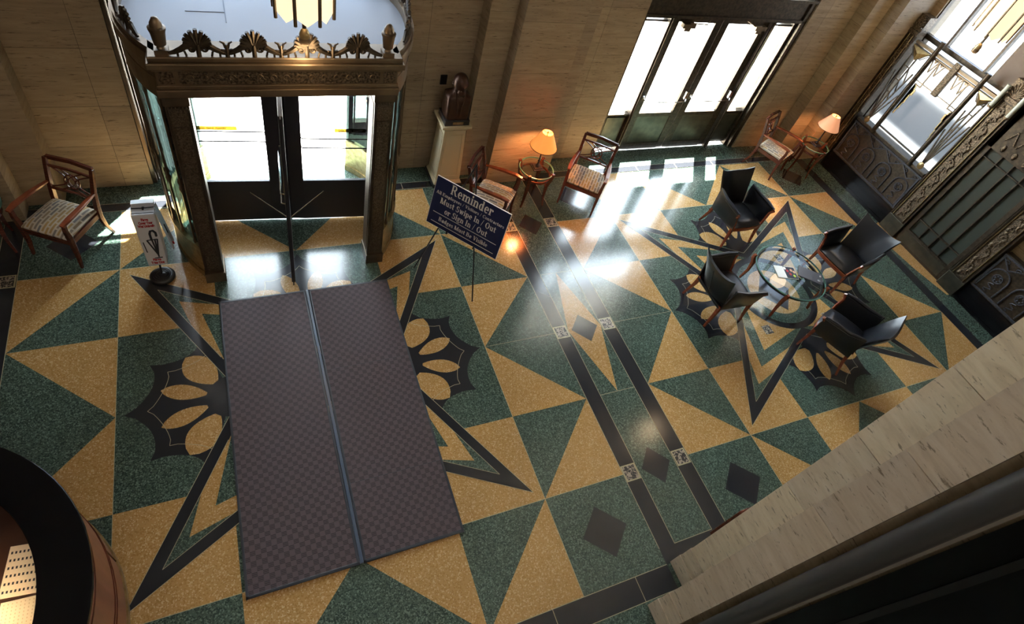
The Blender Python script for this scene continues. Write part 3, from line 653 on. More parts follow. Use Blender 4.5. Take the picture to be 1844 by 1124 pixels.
for x, big in ((1.295, 1), (1.74, 1), (2.19, 1), (2.65, 1), (1.52, 0), (1.965, 0), (2.42, 0)):
    b = MB(); palmette(b, x, -.395, 3.02, 1.1, 0, big); b.build('palmette' if big else 'tulip_ornament', BRONZE_D, VS, smooth=True)
for a in (150, 168, 186, 204, 30, 12, -6, -24):
    b = MB(); palmette(b, RC[0] + 1.36 * cos(radians(a)), RC[1] + 1.36 * sin(radians(a)), 3.02, .9, radians(a + 90)); b.build('palmette', BRONZE_D, VS, smooth=True)
for x in (1.01, 2.95):
    b = MB(); b.box(x - .055, x + .055, -.39, -.28, 3.02, 3.06)
    b.lathe([(.035, 3.06), (.026, 3.075), (.048, 3.09), (.060, 3.20), (.068, 3.22), (.070, 3.24), (.050, 3.25), (.046, 3.28), (.025, 3.32), (.004, 3.33)], x, -.335, 16); b.build('finial', BRONZE, VS, smooth=True)

# the turning door
RD = thing('revolving_door', 'dark revolving door with four glazed leaves inside the bronze vestibule', 'revolving door', 2.0, -.60, 0, radians(-5))
b = MB(); b.tube([(0, 0, .01), (0, 0, 2.52)], .035, 12); b.build('centre_shaft', BLACKM, RD, smooth=True)
DARKF = mat('door_leaf_paint', (.035, .033, .038), .35, .3)
for k, ang in enumerate((0, 90, 180, 270)):
    e = thing('door_leaf', '', '', 0, 0); del e['label']; del e['category']; e.parent = RD; e.rotation_euler = (0, 0, radians(ang)); e.location = (0, 0, 0)
    L = 1.17
    b = MB(); b.box(.03, .20, -.022, .022, .03, 2.50); b.box(L - .12, L, -.022, .022, .03, 2.50); b.box(.20, L - .12, -.022, .022, 2.40, 2.50); b.box(.20, L - .12, -.022, .022, .03, .70)
    b.build('leaf_frame', DARKF, e, bevel=.006)
    b = MB(); b.box(.20, L - .12, -.004, .004, .70, 2.40); b.build('leaf_glass', GLASS, e)
    b = MB(); b.box(L, L + .05, -.006, .006, .03, 2.50); b.build('weather_strip', BLACKP, e)
    for sy in (1,):
        b = MB()
        for hh in (1.26, 1.40): b.tube([(.20, -.02, hh), (.21, -.06, hh), (L - .13, -.06, hh), (L - .12, -.02, hh)], .009, 6)
        b.build('push_bar', CHROME if k % 2 else BLACKM, e, smooth=True)
    if k in (0, 2):
        b = MB(); sx0, sx1 = (.60, .98) if k == 0 else (.50, 1.02)
        # yellow caution film, inside face of the pane
        b.box(sx0, sx1, -.007, -.005, 1.46, 1.515); st = b.build('caution_strip', YEL, e)
        vs, fs = text_mesh('Watch your step', .045, .0003, .0006)
        b = MB(); cx = (sx0 + sx1) / 2
        b.add([(cx - x * (.95 if k == 0 else -.95), -.0078 - z, 1.472 + y) for x, y, z in vs], fs); b.build('caution_text', INK, e)
for sx in (-1, 1):
    b = MB(); b.tube([(0, -.40, .40), (sx * .45, -.02, .52)], .008, 6); b.build('stay_rod', CHROME, RD)

# ================================================================ RIGHT-HAND BRONZE SCREEN (gate wall)
def glide(lst): return lst
GU = 12.50
G = thing('bronze_grille', 'tall bronze grille with sunray bars and zigzags in front of the bright window', 'grille', 0, 0)
b = MB(); b.uv(GU - .02, GU + .10, -.775, .945, 1.14, 1.20); b.build('sill', BRONZE_D, G, bevel=.01)
b = MB(); b.uv(GU - .02, GU + .05, -.775, .945, 2.72, 2.77); b.uv(GU, GU + .04, -.775, .945, 2.66, 2.70); b.build('top_rail', BRONZE, G, bevel=.006)
b = MB(); b.uv(GU, GU + .03, -.33, .60, 1.30, 1.325); b.build('lower_rail', BRONZE_D, G)
for v in (-.34, .61):
    b = MB(); b.tube([(GU - .03, -v, 1.15), (GU - .03, -v, 2.92)], .040, 10); b.tube([(GU - .03, -v, 1.15), (GU - .03, -v, 1.21)], .048, 10); b.tube([(GU - .03, -v, 2.92), (GU - .03, -v, 2.96)], .040, 10); b.build('grille_post', BRONZE_D, G, smooth=True)
for (va, vb, hub) in ((-.78, -.37, -.60), (.65, .95, .78)):
    m_ = hub
    b = MB(); n = 5
    tops = [(-.76, 2.2), (-.70, 2.62), (-.56, 2.62), (-.44, 2.3), (-.40, 1.9)] if va < 0 else [(.66, 1.95), (.70, 2.35), (.78, 2.62), (.88, 2.62), (.94, 2.2)]
    for tv, th in tops: b.bar((GU, -hub, 1.22), (GU, -tv, th), .024, .02)
    for (q0, q1) in ((.45, .40), (.62, .55), (.8, .72)):
        pts = [(GU, -(hub + (tv - hub) * q0), 1.22 + (th - 1.22) * q0) for tv, th in tops]
        b.tube(pts[1:4], .012, 5)
    b.build('sunray_bars', BRONZE_D, G)
    b = MB(); b.ell((GU - .01, -hub, 1.26), (.02, .06, .07), 10, 6); b.build('sunray_hub', GOLD, G, smooth=True)
    b = MB()
    c = (va + vb) / 2; hw = (vb - va) / 2
    b.T = Matrix.Identity(4)
    b.add([(GU - .05, -(c - hw * .9), 2.70), (GU - .05, -(c + hw * .9), 2.70), (GU - .09, -c, 2.62), (GU - .05, -c, 2.50), (GU + .02, -(c - hw * .9), 2.70), (GU + .02, -(c + hw * .9), 2.70), (GU + .02, -c, 2.50)],
          [(0, 1, 2), (0, 2, 3), (1, 3, 2), (0, 4, 5, 1), (0, 3, 6, 4), (1, 5, 6, 3), (4, 6, 5)]); b.build('gilt_bracket', GOLD, G)
    b = MB()
    for k in range(-4, 5): b.bar((GU - .03, -(c + k * hw * .22), 2.66), (GU - .03, -(c + k * hw * .10), 2.54), .012, .012)
    b.build('fluting', BRONZE_D, G)
b = MB()
for vs0 in (-.25, -.12, .27, .40):
    b.bar((GU, -(vs0 - .06), 2.68), (GU, -vs0, 2.46), .020, .015); b.bar((GU, -(vs0 + .06), 2.68), (GU, -vs0, 2.46), .020, .015)
    b.add([(GU, -(vs0 - .045), 2.68), (GU, -(vs0 + .045), 2.68), (GU, -vs0, 2.62), (GU + .02, -(vs0 - .045), 2.68), (GU + .02, -(vs0 + .045), 2.68), (GU + .02, -vs0, 2.62)], [(0, 1, 2), (3, 5, 4), (0, 3, 4, 1), (1, 4, 5, 2), (2, 5, 3, 0)])
for vs0 in (-.18, .44): b.bar((GU, -vs0, 2.66), (GU, -vs0, 2.20), .022, .015)
b.bar((GU, .18, 2.21), (GU, .30, 2.21), .020, .015); b.bar((GU, -.44, 2.21), (GU, -.56, 2.21), .020, .015); b.bar((GU, .33, 2.27), (GU, -.60, 2.27), .014, .012)
b.build('zigzag_bars', BRONZE, G)
b = MB(); b.uv(GU - .05, GU + .01, .06, .17, 2.24, 2.84); b.build('centre_ornament', BRONZE_R, G, bevel=.01)
for s_, v0 in ((1, -.30), (-1, .57)):
    b = MB()
    for k, (dw, h0, h1) in enumerate(((.03, 1.62, 2.22), (.06, 1.85, 2.18), (.09, 2.02, 2.13), (.045, 1.72, 2.20))): b.uv(v0 and GU, GU + .02, v0, v0 + s_ * dw, h0, h1)
    b.build('stepped_ornament', GOLD, G)
# window 3 behind
f3 = MB()
for v in (-.86, -.40, .40, .57): f3.uv(12.70, 12.80, v - .02, v + .02, 2.86, 5.6)
f3.uv(12.70, 12.80, -.86, .95, 2.78, 2.86); f3.uv(12.70, 12.80, -.86, .60, 4.2, 4.25); f3.uv(12.70, 12.80, -.86, -.80, .3, 2.8); f3.uv(12.70, 12.80, .90, .95, .3, 2.8); f3.uv(12.66, 12.8, -.86, .95, .3, 1.15)
W3 = f3.build('window_3', BRONZE_D, kind='structure')
g3 = MB(); g3.uv(12.745, 12.75, -.86, .58, 2.86, 5.6); g3.build('window_glass', GLASS_U, W3)
g3 = MB(); g3.add([(12.745, .82, 1.15), (12.745, -.92, 1.15), (12.745, -.92, 2.8), (12.745, .82, 2.8)], [(0, 1, 2, 3)]); g3.build('frosted_pane', FROST, W3)
# relief panels
def relief(v0, v1, label, grp=None):
    t = thing('relief_panel', label, 'wall panel', GU + .02, (v0 + v1) / 2); w = v1 - v0
    b = MB(); b.box(-.02, .12, -w / 2, w / 2, 0, .36); b.box(-.035, -.02, -w / 2, w / 2, 0, .06); b.build('plinth', STONE_K, t)
    b = MB(); b.box(0, .12, -w / 2, w / 2, .36, 1.13); b.build('backing', BRONZE_D, t)
    b = MB()
    for y in (-w / 2 + .03, w / 2 - .03): b.bar((-.01, y, .40), (-.01, y, 1.10), .03, .03)
    for z in (.40, 1.10): b.bar((-.01, -w / 2, z), (-.01, w / 2, z), .03, .03)
    n = max(2, int(round(w / .42)))
    for k in range(n):
        y = -w / 2 + w * (k + .5) / n; hw = w / n * .36
        b.tube([(-.01, y - hw, .44), (-.01, y - hw, .74)] + [(-.01, y - hw * cos(a * pi / 8), .74 + hw * sin(a * pi / 8)) for a in range(1, 8)] + [(-.01, y + hw, .74), (-.01, y + hw, .44)], .014, 6)
        b.tube([(-.012, y + .075 * cos(a * pi / 6), .72 + .075 * sin(a * pi / 6)) for a in range(12)], .012, 5, closed=True)
        for a in range(6): b.ell((-.012, y + .045 * cos(a * pi / 3), .72 + .045 * sin(a * pi / 3)), (.012, .018, .018), 6, 4)
        b.tube([(-.012, y + .05 * sin(a * 1.1), .44 + .02 * a) for a in range(10)], .010, 5)
        b.bar((-.01, y - w / n / 2, 1.08), (-.01, y, .93), .02, .02); b.bar((-.01, y + w / n / 2, 1.08), (-.01, y, .93), .02, .02)
        for a in (-1, 1): b.tube([(-.012, y + a * (.10 + .05 * cos(q * .7) * (1 - q / 10)), 1.02 + .045 * sin(q * .7) * (1 - q / 10)) for q in range(10)], .009, 5)
    b.build('tracery', BLACK_R, t)
    return t
relief(-.78, .95, 'dark relief panel with arched tracery under the bright grille window')
relief(2.78, 5.0, 'dark relief panel with arched tracery right of the bronze lift doors')
def pilaster(v0, v1, label, top=3.15, tubes=True):
    t = thing('bronze_pilaster', label, 'pilaster', GU - .03, (v0 + v1) / 2); w = v1 - v0; hw = w / 2
    b = MB(); b.box(-.02, .18, -hw, hw, 0, .32); b.build('base_block', BRONZE_G, t, bevel=.01)
    b = MB(); b.box(.0, .18, -hw, hw, .32, top - .35)
    for y in (-hw + .015, hw - .015, -hw + .06, hw - .06): b.bar((-.008, y, .32), (-.008, y, top - .35), .02, .02)
    b.build('shaft', BRONZE_D, t)
    b = MB(); z = .36; k = 0
    b.box(-.004, .0, -hw + .07, hw - .07, .36, top - .38)
    while z < top - .5:
        s_ = 1 if k % 2 else -1
        b.tube([(-.014, s_ * (.055 * cos(q * .55) * (1 - q / 15)), z + .08 + .06 * sin(q * .55) * (1 - q / 15)) for q in range(14)], .010, 5)
        b.ell((-.014, -s_ * .045, z + .04), (.012, .03, .045), 8, 5); b.ell((-.014, s_ * .03, z + .15), (.012, .02, .03), 8, 5)
        z += .17; k += 1
    b.build('scroll_relief', BRONZE_R, t, smooth=True)
    for y in (-hw + .06, hw - .06):
        b = MB(); b.tube([(-.02, y, .34), (-.02, y, top - .36)], .008, 6); b.build('rope_moulding', GOLD, t)
    b = MB(); b.box(-.03, .18, -hw, hw, top - .35, top - .28)
    for k in range(-5, 6):
        a = k * radians(15); b.tube([(-.02, 0, top - .27), (-.03, hw * .9 * sin(a), top - .27 + .25 * cos(a))], [.008, .014], 6)
    b.box(.0, .18, -hw * .95, hw * .95, top - .28, top - .02); b.build('fan_capital', BRONZE_R, t)
    if tubes:
        for y in (hw - .02, -hw + .02):
            b = MB(); b.tube([(-.07, y, top - .50), (-.07, y, top - .14)], .035, 12); g_ = b.build('glass_tube', mat_tube, t, smooth=True)
            b = MB(); b.tube([(-.07, y, top - .53), (-.07, y, top - .50)], .042, 12); b.box(-.07, 0, y - .01, y + .01, top - .53, top - .50); b.build('tube_holder', BRONZE, t)
    return t
mat_tube = mat('sconce_glass', (.55, .60, .52), .12, 0, .7)
pilaster(-1.00, -.80, 'bronze pilaster with fan capital next to the far corner lamp', 3.15, False)
pilaster(.97, 1.33, 'ornate bronze pilaster between the bright grille and the lift doors')
pilaster(2.42, 2.76, 'ornate bronze pilaster right of the panelled lift doors')
# lift doors
t = thing('bronze_lift_door', 'panelled dark bronze lift door with narrow glass lights', 'door', GU + .02, 1.875); hw = .53
b = MB(); b.box(-.02, .10, -hw, hw, 0, .30); b.box(-.02, .10, -hw, -hw + .08, .30, 2.95); b.box(-.02, .10, hw - .08, hw, .30, 2.95); b.box(-.02, .10, -hw, hw, 2.15, 2.95)
for y in (-.225, 0, .225): b.box(-.01, .04, y - .012, y + .012, .30, 2.15)
b.box(-.01, .04, -hw, hw, .55, .575); b.box(-.01, .04, -hw, hw, 1.98, 2.0); b.build('door_frame', BRONZE_D, t, bevel=.005)
b = MB(); b.box(-.026, -.02, -hw + .06, hw - .06, .05, .26); b.build('kick_panel', BRONZE_G, t, bevel=.004)
for k, y in enumerate((-.3375, -.1125, .1125, .3375)):
    b = MB(); b.box(.03, .05, y - .115, y + .115, .30, .56); b.box(.03, .05, y - .115, y + .115, .57, 2.15); b.build('glass_light', mat('smoked_glass' if k == 0 else 'smoked_glass', (.035, .042, .034), .3, 0, .5), t)
b = MB()
for y in (-.3, -.1, .1, .3):
    b.ell((-.03, y, 2.25), (.02, .035, .06), 8, 6); b.bar((-.03, y - .08, 2.35), (-.03, y, 2.55), .015, .015); b.bar((-.03, y + .08, 2.35), (-.03, y, 2.55), .015, .015)
b.build('leaf_ornament', BRONZE_R, t, smooth=True)

# ================================================================ PENDANTS
def pendant(u, v, h, label, s=1.0):
    t = thing('pendant_lamp', label, 'pendant lamp', u, v, h); n = 8; R_ = .255
    b = MB(); b.lathe([(.002, 0), (.04, .015), (.052, .05), (.045, .08)], 0, 0, 20); b.build('finial_bowl', BRONZE, t, smooth=True)
    b = MB(); b.lathe([(.045, .075), (.047, .11), (.03, .15), (.012, .17)], 0, 0, 20); b.build('finial_ball', GOLD, t, smooth=True)
    b = MB(); b.tube([(0, 0, .15), (0, 0, 1.15)], .018, 8); b.build('stem', BRONZE_D, t, smooth=True)
    for k in range(n):
        a = 2 * pi * (k + .5) / n; a2 = 2 * pi * (k + 1.5) / n
        b = MB(); x, y = R_ * cos(a), R_ * sin(a); b.tube([(x, y, .30), (x * 1.04, y * 1.04, .95)], .016, 6); b.build('rib', BRONZE, t, smooth=True)
        p, q = Vector((R_ * cos(a), R_ * sin(a), 0)), Vector((R_ * cos(a2), R_ * sin(a2), 0)); m_ = (p + q) / 2
        b = MB()
        vs = [(p.x, p.y, .37), (m_.x * .97, m_.y * .97, .29), (q.x, q.y, .37), (q.x, q.y, .90), (m_.x, m_.y, .97), (p.x, p.y, .90)]
        vs2 = [(x * .975, y * .975, z) for x, y, z in vs]
        b.add(vs + vs2, [(0, 1, 2, 3, 4, 5), (11, 10, 9, 8, 7, 6)] + [(i, (i + 1) % 6, (i + 1) % 6 + 6, i + 6) for i in range(6)]); b.build('glass_panel', PGLASS, t)
    b = MB(); b.lathe([(.20, .36), (.20, .8)], 0, 0, 16); b.build('inner_cylinder', PGLASS, t, smooth=True)
    b = MB(); b.lathe([(.30, .95), (.31, .99), (.16, 1.05), (.02, 1.15)], 0, 0, 24); b.tube([(0, 0, 1.1), (0, 0, H - h)], .012, 6); b.build('crown', BRONZE, t, smooth=True)
    l = bpy.data.lights.new('pendant_glow', 'POINT'); l.energy = 14; l.color = (1, .72, .42); l.shadow_soft_size = .15
    o = bpy.data.objects.new('pendant_glow', l); COL.objects.link(o); o.location = (u * S, -v * S, (h - .12) * S)
    return t
pendant(2.16, .50, 3.19, 'glowing glass pendant lamp hanging in front of the revolving door cresting')
pendant(11.80, .50, 3.24, 'glowing glass pendant lamp hanging before the bright grille window')
pendant(8.9, 1.95, 5.0, 'glass pendant lamp hanging high above the black armchairs')

# ================================================================ PEDESTAL + BUST
t = thing('pedestal', 'tall cream tapered pedestal carrying the bronze bust', 'pedestal', 4.40, -1.22)
b = MB()
def frus(b, a0, b0, z0, a1, b1, z1): b.add([(-a0, -b0, z0), (a0, -b0, z0), (a0, b0, z0), (-a0, b0, z0), (-a1, -b1, z1), (a1, -b1, z1), (a1, b1, z1), (-a1, b1, z1)], [(0, 3, 2, 1), (4, 5, 6, 7), (0, 1, 5, 4), (1, 2, 6, 5), (2, 3, 7, 6), (3, 0, 4, 7)])
b = MB(); b.box(-.235, .235, -.235, .235, 0, .06); b.build('plinth', BLACKP, t)
b = MB(); frus(b, .225, .225, .06, .20, .20, .12); frus(b, .195, .195, .12, .165, .165, 1.02); b.build('shaft', CREAM, t, bevel=.006)
b = MB(); frus(b, .17, .17, 1.02, .20, .20, 1.08); b.box(-.225, .225, -.225, .225, 1.08, 1.12); b.build('cap', CREAM, t, bevel=.006)
b = MB()
for sx in (0,):
    for ang in range(4):
        T = Matrix.Rotation(ang * pi / 2, 4, 'Z'); b.T = T
        b.bar((-.14, -.192, .2), (-.125, -.172, .95), .010, .006); b.bar((.14, -.192, .2), (.125, -.172, .95), .010, .006); b.bar((-.14, -.192, .2), (.14, -.192, .2), .010, .006); b.bar((-.125, -.172, .95), (.125, -.172, .95), .010, .006)
b.build('panel_moulding', CREAM, t)
t = thing('bust', 'dark bronze bust of a bearded man on the cream pedestal', 'bust', 4.40, -1.20, 1.12)
b = MB(); b.box(-.185, .185, -.165, .165, 0, .085); b.build('base', BLACKP, t, bevel=.006)
b = MB(); b.box(-.07, .09, -.171, -.165, .022, .062); b.build('plaque', GOLD, t)
b = MB(); prof = [(.085, .168, .14), (.16, .172, .145), (.30, .176, .145), (.38, .176, .14), (.425, .168, .13), (.45, .14, .115), (.47, .10, .09), (.50, .078, .08), (.56, .075, .08)]
vs = []; fs = []; n = 24
for z, a, c in prof:
    for j in range(n):
        th = 2 * pi * j / n; ct, st_ = cos(th), sin(th); e = .30 if z < .44 else .8
        vs.append((a * abs(ct) ** e * (1 if ct > 0 else -1), c * abs(st_) ** e * (1 if st_ > 0 else -1) - (.0 if z < .5 else .01), z))
for i in range(len(prof) - 1):
    for j in range(n): fs.append((i * n + j, i * n + (j + 1) % n, (i + 1) * n + (j + 1) % n, (i + 1) * n + j))
fs += [tuple(range(n - 1, -1, -1)), tuple((len(prof) - 1) * n + j for j in range(n))]
b.add(vs, fs)
b.tube([(-.02, -.138, .12), (-.03, -.142, .30), (-.06, -.125, .44), (-.07, -.07, .53)], [.006, .010, .014, .012], 6); b.tube([(.02, -.138, .12), (.03, -.142, .30), (.06, -.125, .44), (.07, -.07, .53)], [.006, .010, .014, .012], 6)
b.ell((0, -.11, .47), (.03, .025, .02), 10, 6)
# head
vs = []; fs = []; n = 28; m_ = 20; hc = Vector((0, -.035, .615))
for i in range(m_ + 1):
    p = pi * i / m_
    for j in range(n):
        th = 2 * pi * j / n; d = Vector((sin(p) * cos(th), sin(p) * sin(th), cos(p))); q = Vector((d.x * .112, d.y * .128, d.z * .142))
        if q.z < 0: q.x *= 1 - .25 * (-q.z / .13); q.y *= 1 - .12 * (-q.z / .13)
        def bump(cx, cz, sx, sz, amp, front=True):
            return amp * math.exp(-((q.x - cx) / sx) ** 2 - ((q.z - cz) / sz) ** 2) if (q.y < 0) == front else 0
        dy = bump(0, -.012, .013, .026, .030) + bump(0, -.022, .020, .010, .014) + bump(0, .028, .055, .010, .010) - bump(-.034, .010, .016, .010, .012) - bump(.034, .010, .016, .010, .012) + bump(0, -.050, .026, .006, .007) + bump(0, -.064, .026, .007, .008) + bump(0, -.095, .04, .03, .022)
        q.y -= dy
        vs.append(hc + q)
for i in range(m_):
    for j in range(n): fs.append((i * n + j, (i + 1) * n + j, (i + 1) * n + (j + 1) % n, i * n + (j + 1) % n))
b.add(vs, fs)
for sx in (-1, 1): b.ell((sx * .108, -.02, .61), (.012, .022, .034), 8, 6)
b.ell((0, -.125, .515), (.062, .042, .060), 12, 8)
b.build('figure', BUST, t, smooth=True)
# wall switch
t = MB(); t.box(-.05, .05, -.02, 0, -.075, .075); o = t.build('wall_box', BLACKP, None, (4.27, -1.5, 1.58), bevel=.006); tag(o, 'small black box on the travertine wall beside the bust', 'wall box')

t = thing('wooden_notice_board', 'narrow wooden notice board low on the travertine pier, only its top edge showing', 'notice board', 5.62, 4.955, .50)
b = MB(); b.box(-.30, .30, -.032, .03, 0, .62); b.build('board', WOOD_D, t, bevel=.008)
b = MB(); b.ell((.31, .0, .62), (.03, .03, .02), 10, 6); b.build('metal_cap', CHROME, t, smooth=True)

# ================================================================ WOODEN ARMCHAIRS
def make_wood_chair(label):
    t = thing('wooden_armchair', label, 'chair', 0, 0, 0, 0, 'patterned-seat wooden armchairs')
    for sx in (-1, 1):
        b = MB(); b.tube([(sx * .29, -.285, 0), (sx * .285, -.265, .20), (sx * .285, -.265, .48), (sx * .29, -.28, .60), (sx * .295, -.275, .695)], [.014, .020, .026, .022, .020], 4, sq=(1, 1)); b.build('front_leg', WOOD_D, t, bevel=.004)
        b = MB(); b.tube([(sx * .265, .34, 0), (sx * .262, .27, .18), (sx * .26, .24, .36), (sx * .26, .25, .50), (sx * .262, .28, .70), (sx * .268, .335, .90), (sx * .27, .36, .99)], [.015, .020, .025, .026, .024, .022, .020], 4, sq=(1, 1)); b.build('back_post', WOOD_D, t, bevel=.004)
        b = MB(); b.tube([(sx * .298, -.31, .70), (sx * .302, -.20, .715), (sx * .295, 0, .712), (sx * .28, .16, .705), (sx * .268, .27, .70)], [.024, .030, .028, .024, .018], 4, sq=(1, .55)); b.build('armrest', WOOD_R, t, bevel=.004)
    b = MB(); b.box(-.285, .285, -.285, -.255, .36, .43); b.box(-.27, .27, .22, .25, .36, .43)
    for sx in (-1, 1): b.bar((sx * .278, -.27, .395), (sx * .258, .24, .395), .028, .07)
    b.build('seat_rail', WOOD_D, t, bevel=.004)
    b = MB(); n = 10
    b.sheet(lambda a, c: ((-.275 + .55 * a) * (1 - .06 * c), -.285 + .52 * c, .455 + .035 * sin(pi * a) ** .5 * sin(pi * c) ** .5 + .0), n, n, .07); b.build('seat_cushion', FABRIC, t, smooth=True)
    def yz(z): return .25 + (z - .5) * .22 + max(0, z - .7) * .04
    b = MB(); b.tube([(-.27, yz(.965) + .015, .975), (0, yz(.97) + .03, .985), (.27, yz(.965) + .015, .975)], 1, 4, sq=(.016, .026)); b.build('top_rail', WOOD_D, t, bevel=.004)
    b = MB(); b.tube([(-.25, yz(.875), .885), (0, yz(.88) + .01, .89), (.25, yz(.875), .885)], 1, 4, sq=(.012, .013)); b.build('cross_rail', WOOD_D, t, bevel=.003); b = MB(); b.tube([(-.25, yz(.60), .60), (0, yz(.60) + .01, .605), (.25, yz(.60), .60)], 1, 4, sq=(.012, .014)); b.build('cross_rail', WOOD_D, t, bevel=.003)
    b = MB()
    def P(x, z): return (x, yz(z) + .006, z)
    b.tube([P(.088 * cos(a * pi / 12), .742 + .088 * sin(a * pi / 12)) for a in range(24)], .010, 6, closed=True)
    for sx in (-1, 1):
        b.tube([P(sx * (.245 - .20 * sin(pi * k / 12)), .62 + .255 * k / 12) for k in range(13)], .009, 6)
        b.tube([P(sx * (-.13 + .17 * sin(pi * k / 12)), .615 + .26 * k / 12) for k in range(13)], .008, 6)
    b.build('back_tracery', WOOD_D, t)
    return t
wc = make_wood_chair('wooden armchair with patterned seat beside the umbrella stand, nearest the revolving door on the left')
def put(o, u, v, rot, label=None):
    o.location = (u * S, -v * S, 0); o.rotation_euler = (0, 0, rot)
    if label: o['label'] = label
    return o
put(wc, -.48, -.49, face(-.52, .85))
put(copy_tree(wc), 4.82, -.26, face(.76, .65), 'wooden armchair with patterned seat behind the Reminder sign, beside the pedestal')
put(copy_tree(wc), 6.52, -.46, face(-.64, .77), 'wooden armchair with patterned seat right of the glowing lamp table, near the glazed doors')
put(copy_tree(wc), 10.93, -.86, face(.41, .91), 'wooden armchair seen side-on by the far corner lamp table')

# ================================================================ SIDE TABLES + LAMPS
def make_side_table(label):
    t = thing('side_table', label, 'side table', 0, 0, 0, 0, 'round glass side tables')
    b = MB(); b.lathe([(.001, .61), (.262, .61), (.262, .626), (.001, .626)], 0, 0, 40); b.build('glass_top', GLASS_T, t)
    b = MB(); b.lathe([(.262, .607), (.274, .610), (.276, .618), (.274, .628), (.262, .630)], 0, 0, 40); b.build('glass_rim', GLASS_E, t, smooth=True)
    for k in range(4):
        a = pi / 4 + k * pi / 2; c, s_ = cos(a), sin(a)
        b = MB(); b.tube([(c * .27, s_ * .27, 0), (c * .235, s_ * .235, .18), (c * .23, s_ * .23, .38), (c * .26, s_ * .26, .55), (c * .285, s_ * .285, .65)], [.013, .018, .026, .030, .022], 4, sq=(1, .8)); b.build('leg', WOOD_D, t, bevel=.004)
    b = MB(); b.lathe([(.225, .50), (.245, .50), (.245, .535), (.225, .535), (.225, .50)], 0, 0, 32); b.build('apron', WOOD_D, t)
    return t
st1 = make_side_table('round glass side table under the brightly glowing lamp')
put(st1, 5.63, -.58, 0)
put(copy_tree(st1), 11.72, -.69, .78, 'round glass side table under the dimmer lamp in the far corner')
put(copy_tree(st1), -1.27, -.60, .2, 'round glass side table cut off by the left edge of the view')
def make_lamp(u, v, label, shade, energy, s=1.0):
    t = thing('table_lamp', label, 'table lamp', u, v, .63, 0, None)
    b = MB(); b.box(-.085, .085, -.085, .085, 0, .018); b.box(-.065, .065, -.065, .065, .018, .034); b.build('base', BLACKM, t, bevel=.004)
    b = MB(); b.lathe([(.03, .034), (.035, .05), (.018, .08), (.014, .12), (.022, .14), (.012, .16), (.012, .36), (.020, .38), (.010, .41), (.006, .64), (.010, .66), (.002, .68)], 0, 0, 12); b.build('stem', BLACKM, t, smooth=True)
    z0, z1 = .40, .65
    b = MB(); b.lathe([(.205, z0), (.085, z1), (.083, z1), (.203, z0)], 0, 0, 40); b.build('lamp_shade', shade, t, smooth=True)
    b = MB(); b.lathe([(.206, z0 - .002), (.206, z0 + .008), (.202, z0 + .008)], 0, 0, 40); b.lathe([(.086, z1 - .006), (.086, z1 + .002), (.082, z1 + .002)], 0, 0, 30)
    for a in (0, 2 * pi / 3, 4 * pi / 3): b.tube([(0, 0, z1 - .005), (.083 * cos(a), .083 * sin(a), z1 - .003)], .004, 4)
    b.build('shade_ring', BRONZE, t)
    b = MB(); b.ell((0, 0, z0 + .13), (.028, .028, .04), 12, 8); b.build('bulb', BULB, t, smooth=True)
    l = bpy.data.lights.new('lamp_light', 'POINT'); l.energy = energy; l.color = (1, .55, .22); l.shadow_soft_size = .07
    o = bpy.data.objects.new('lamp_light', l); COL.objects.link(o); o.location = (u * S, -v * S, (.63 + z0 + .07) * S)
    return t
make_lamp(5.63, -.58, 'table lamp with brightly glowing orange shade on the side table by the wall', SHADE, 22)
make_lamp(11.72, -.69, 'table lamp with dimmer pinkish shade in the far corner', SHADE_D, 14)

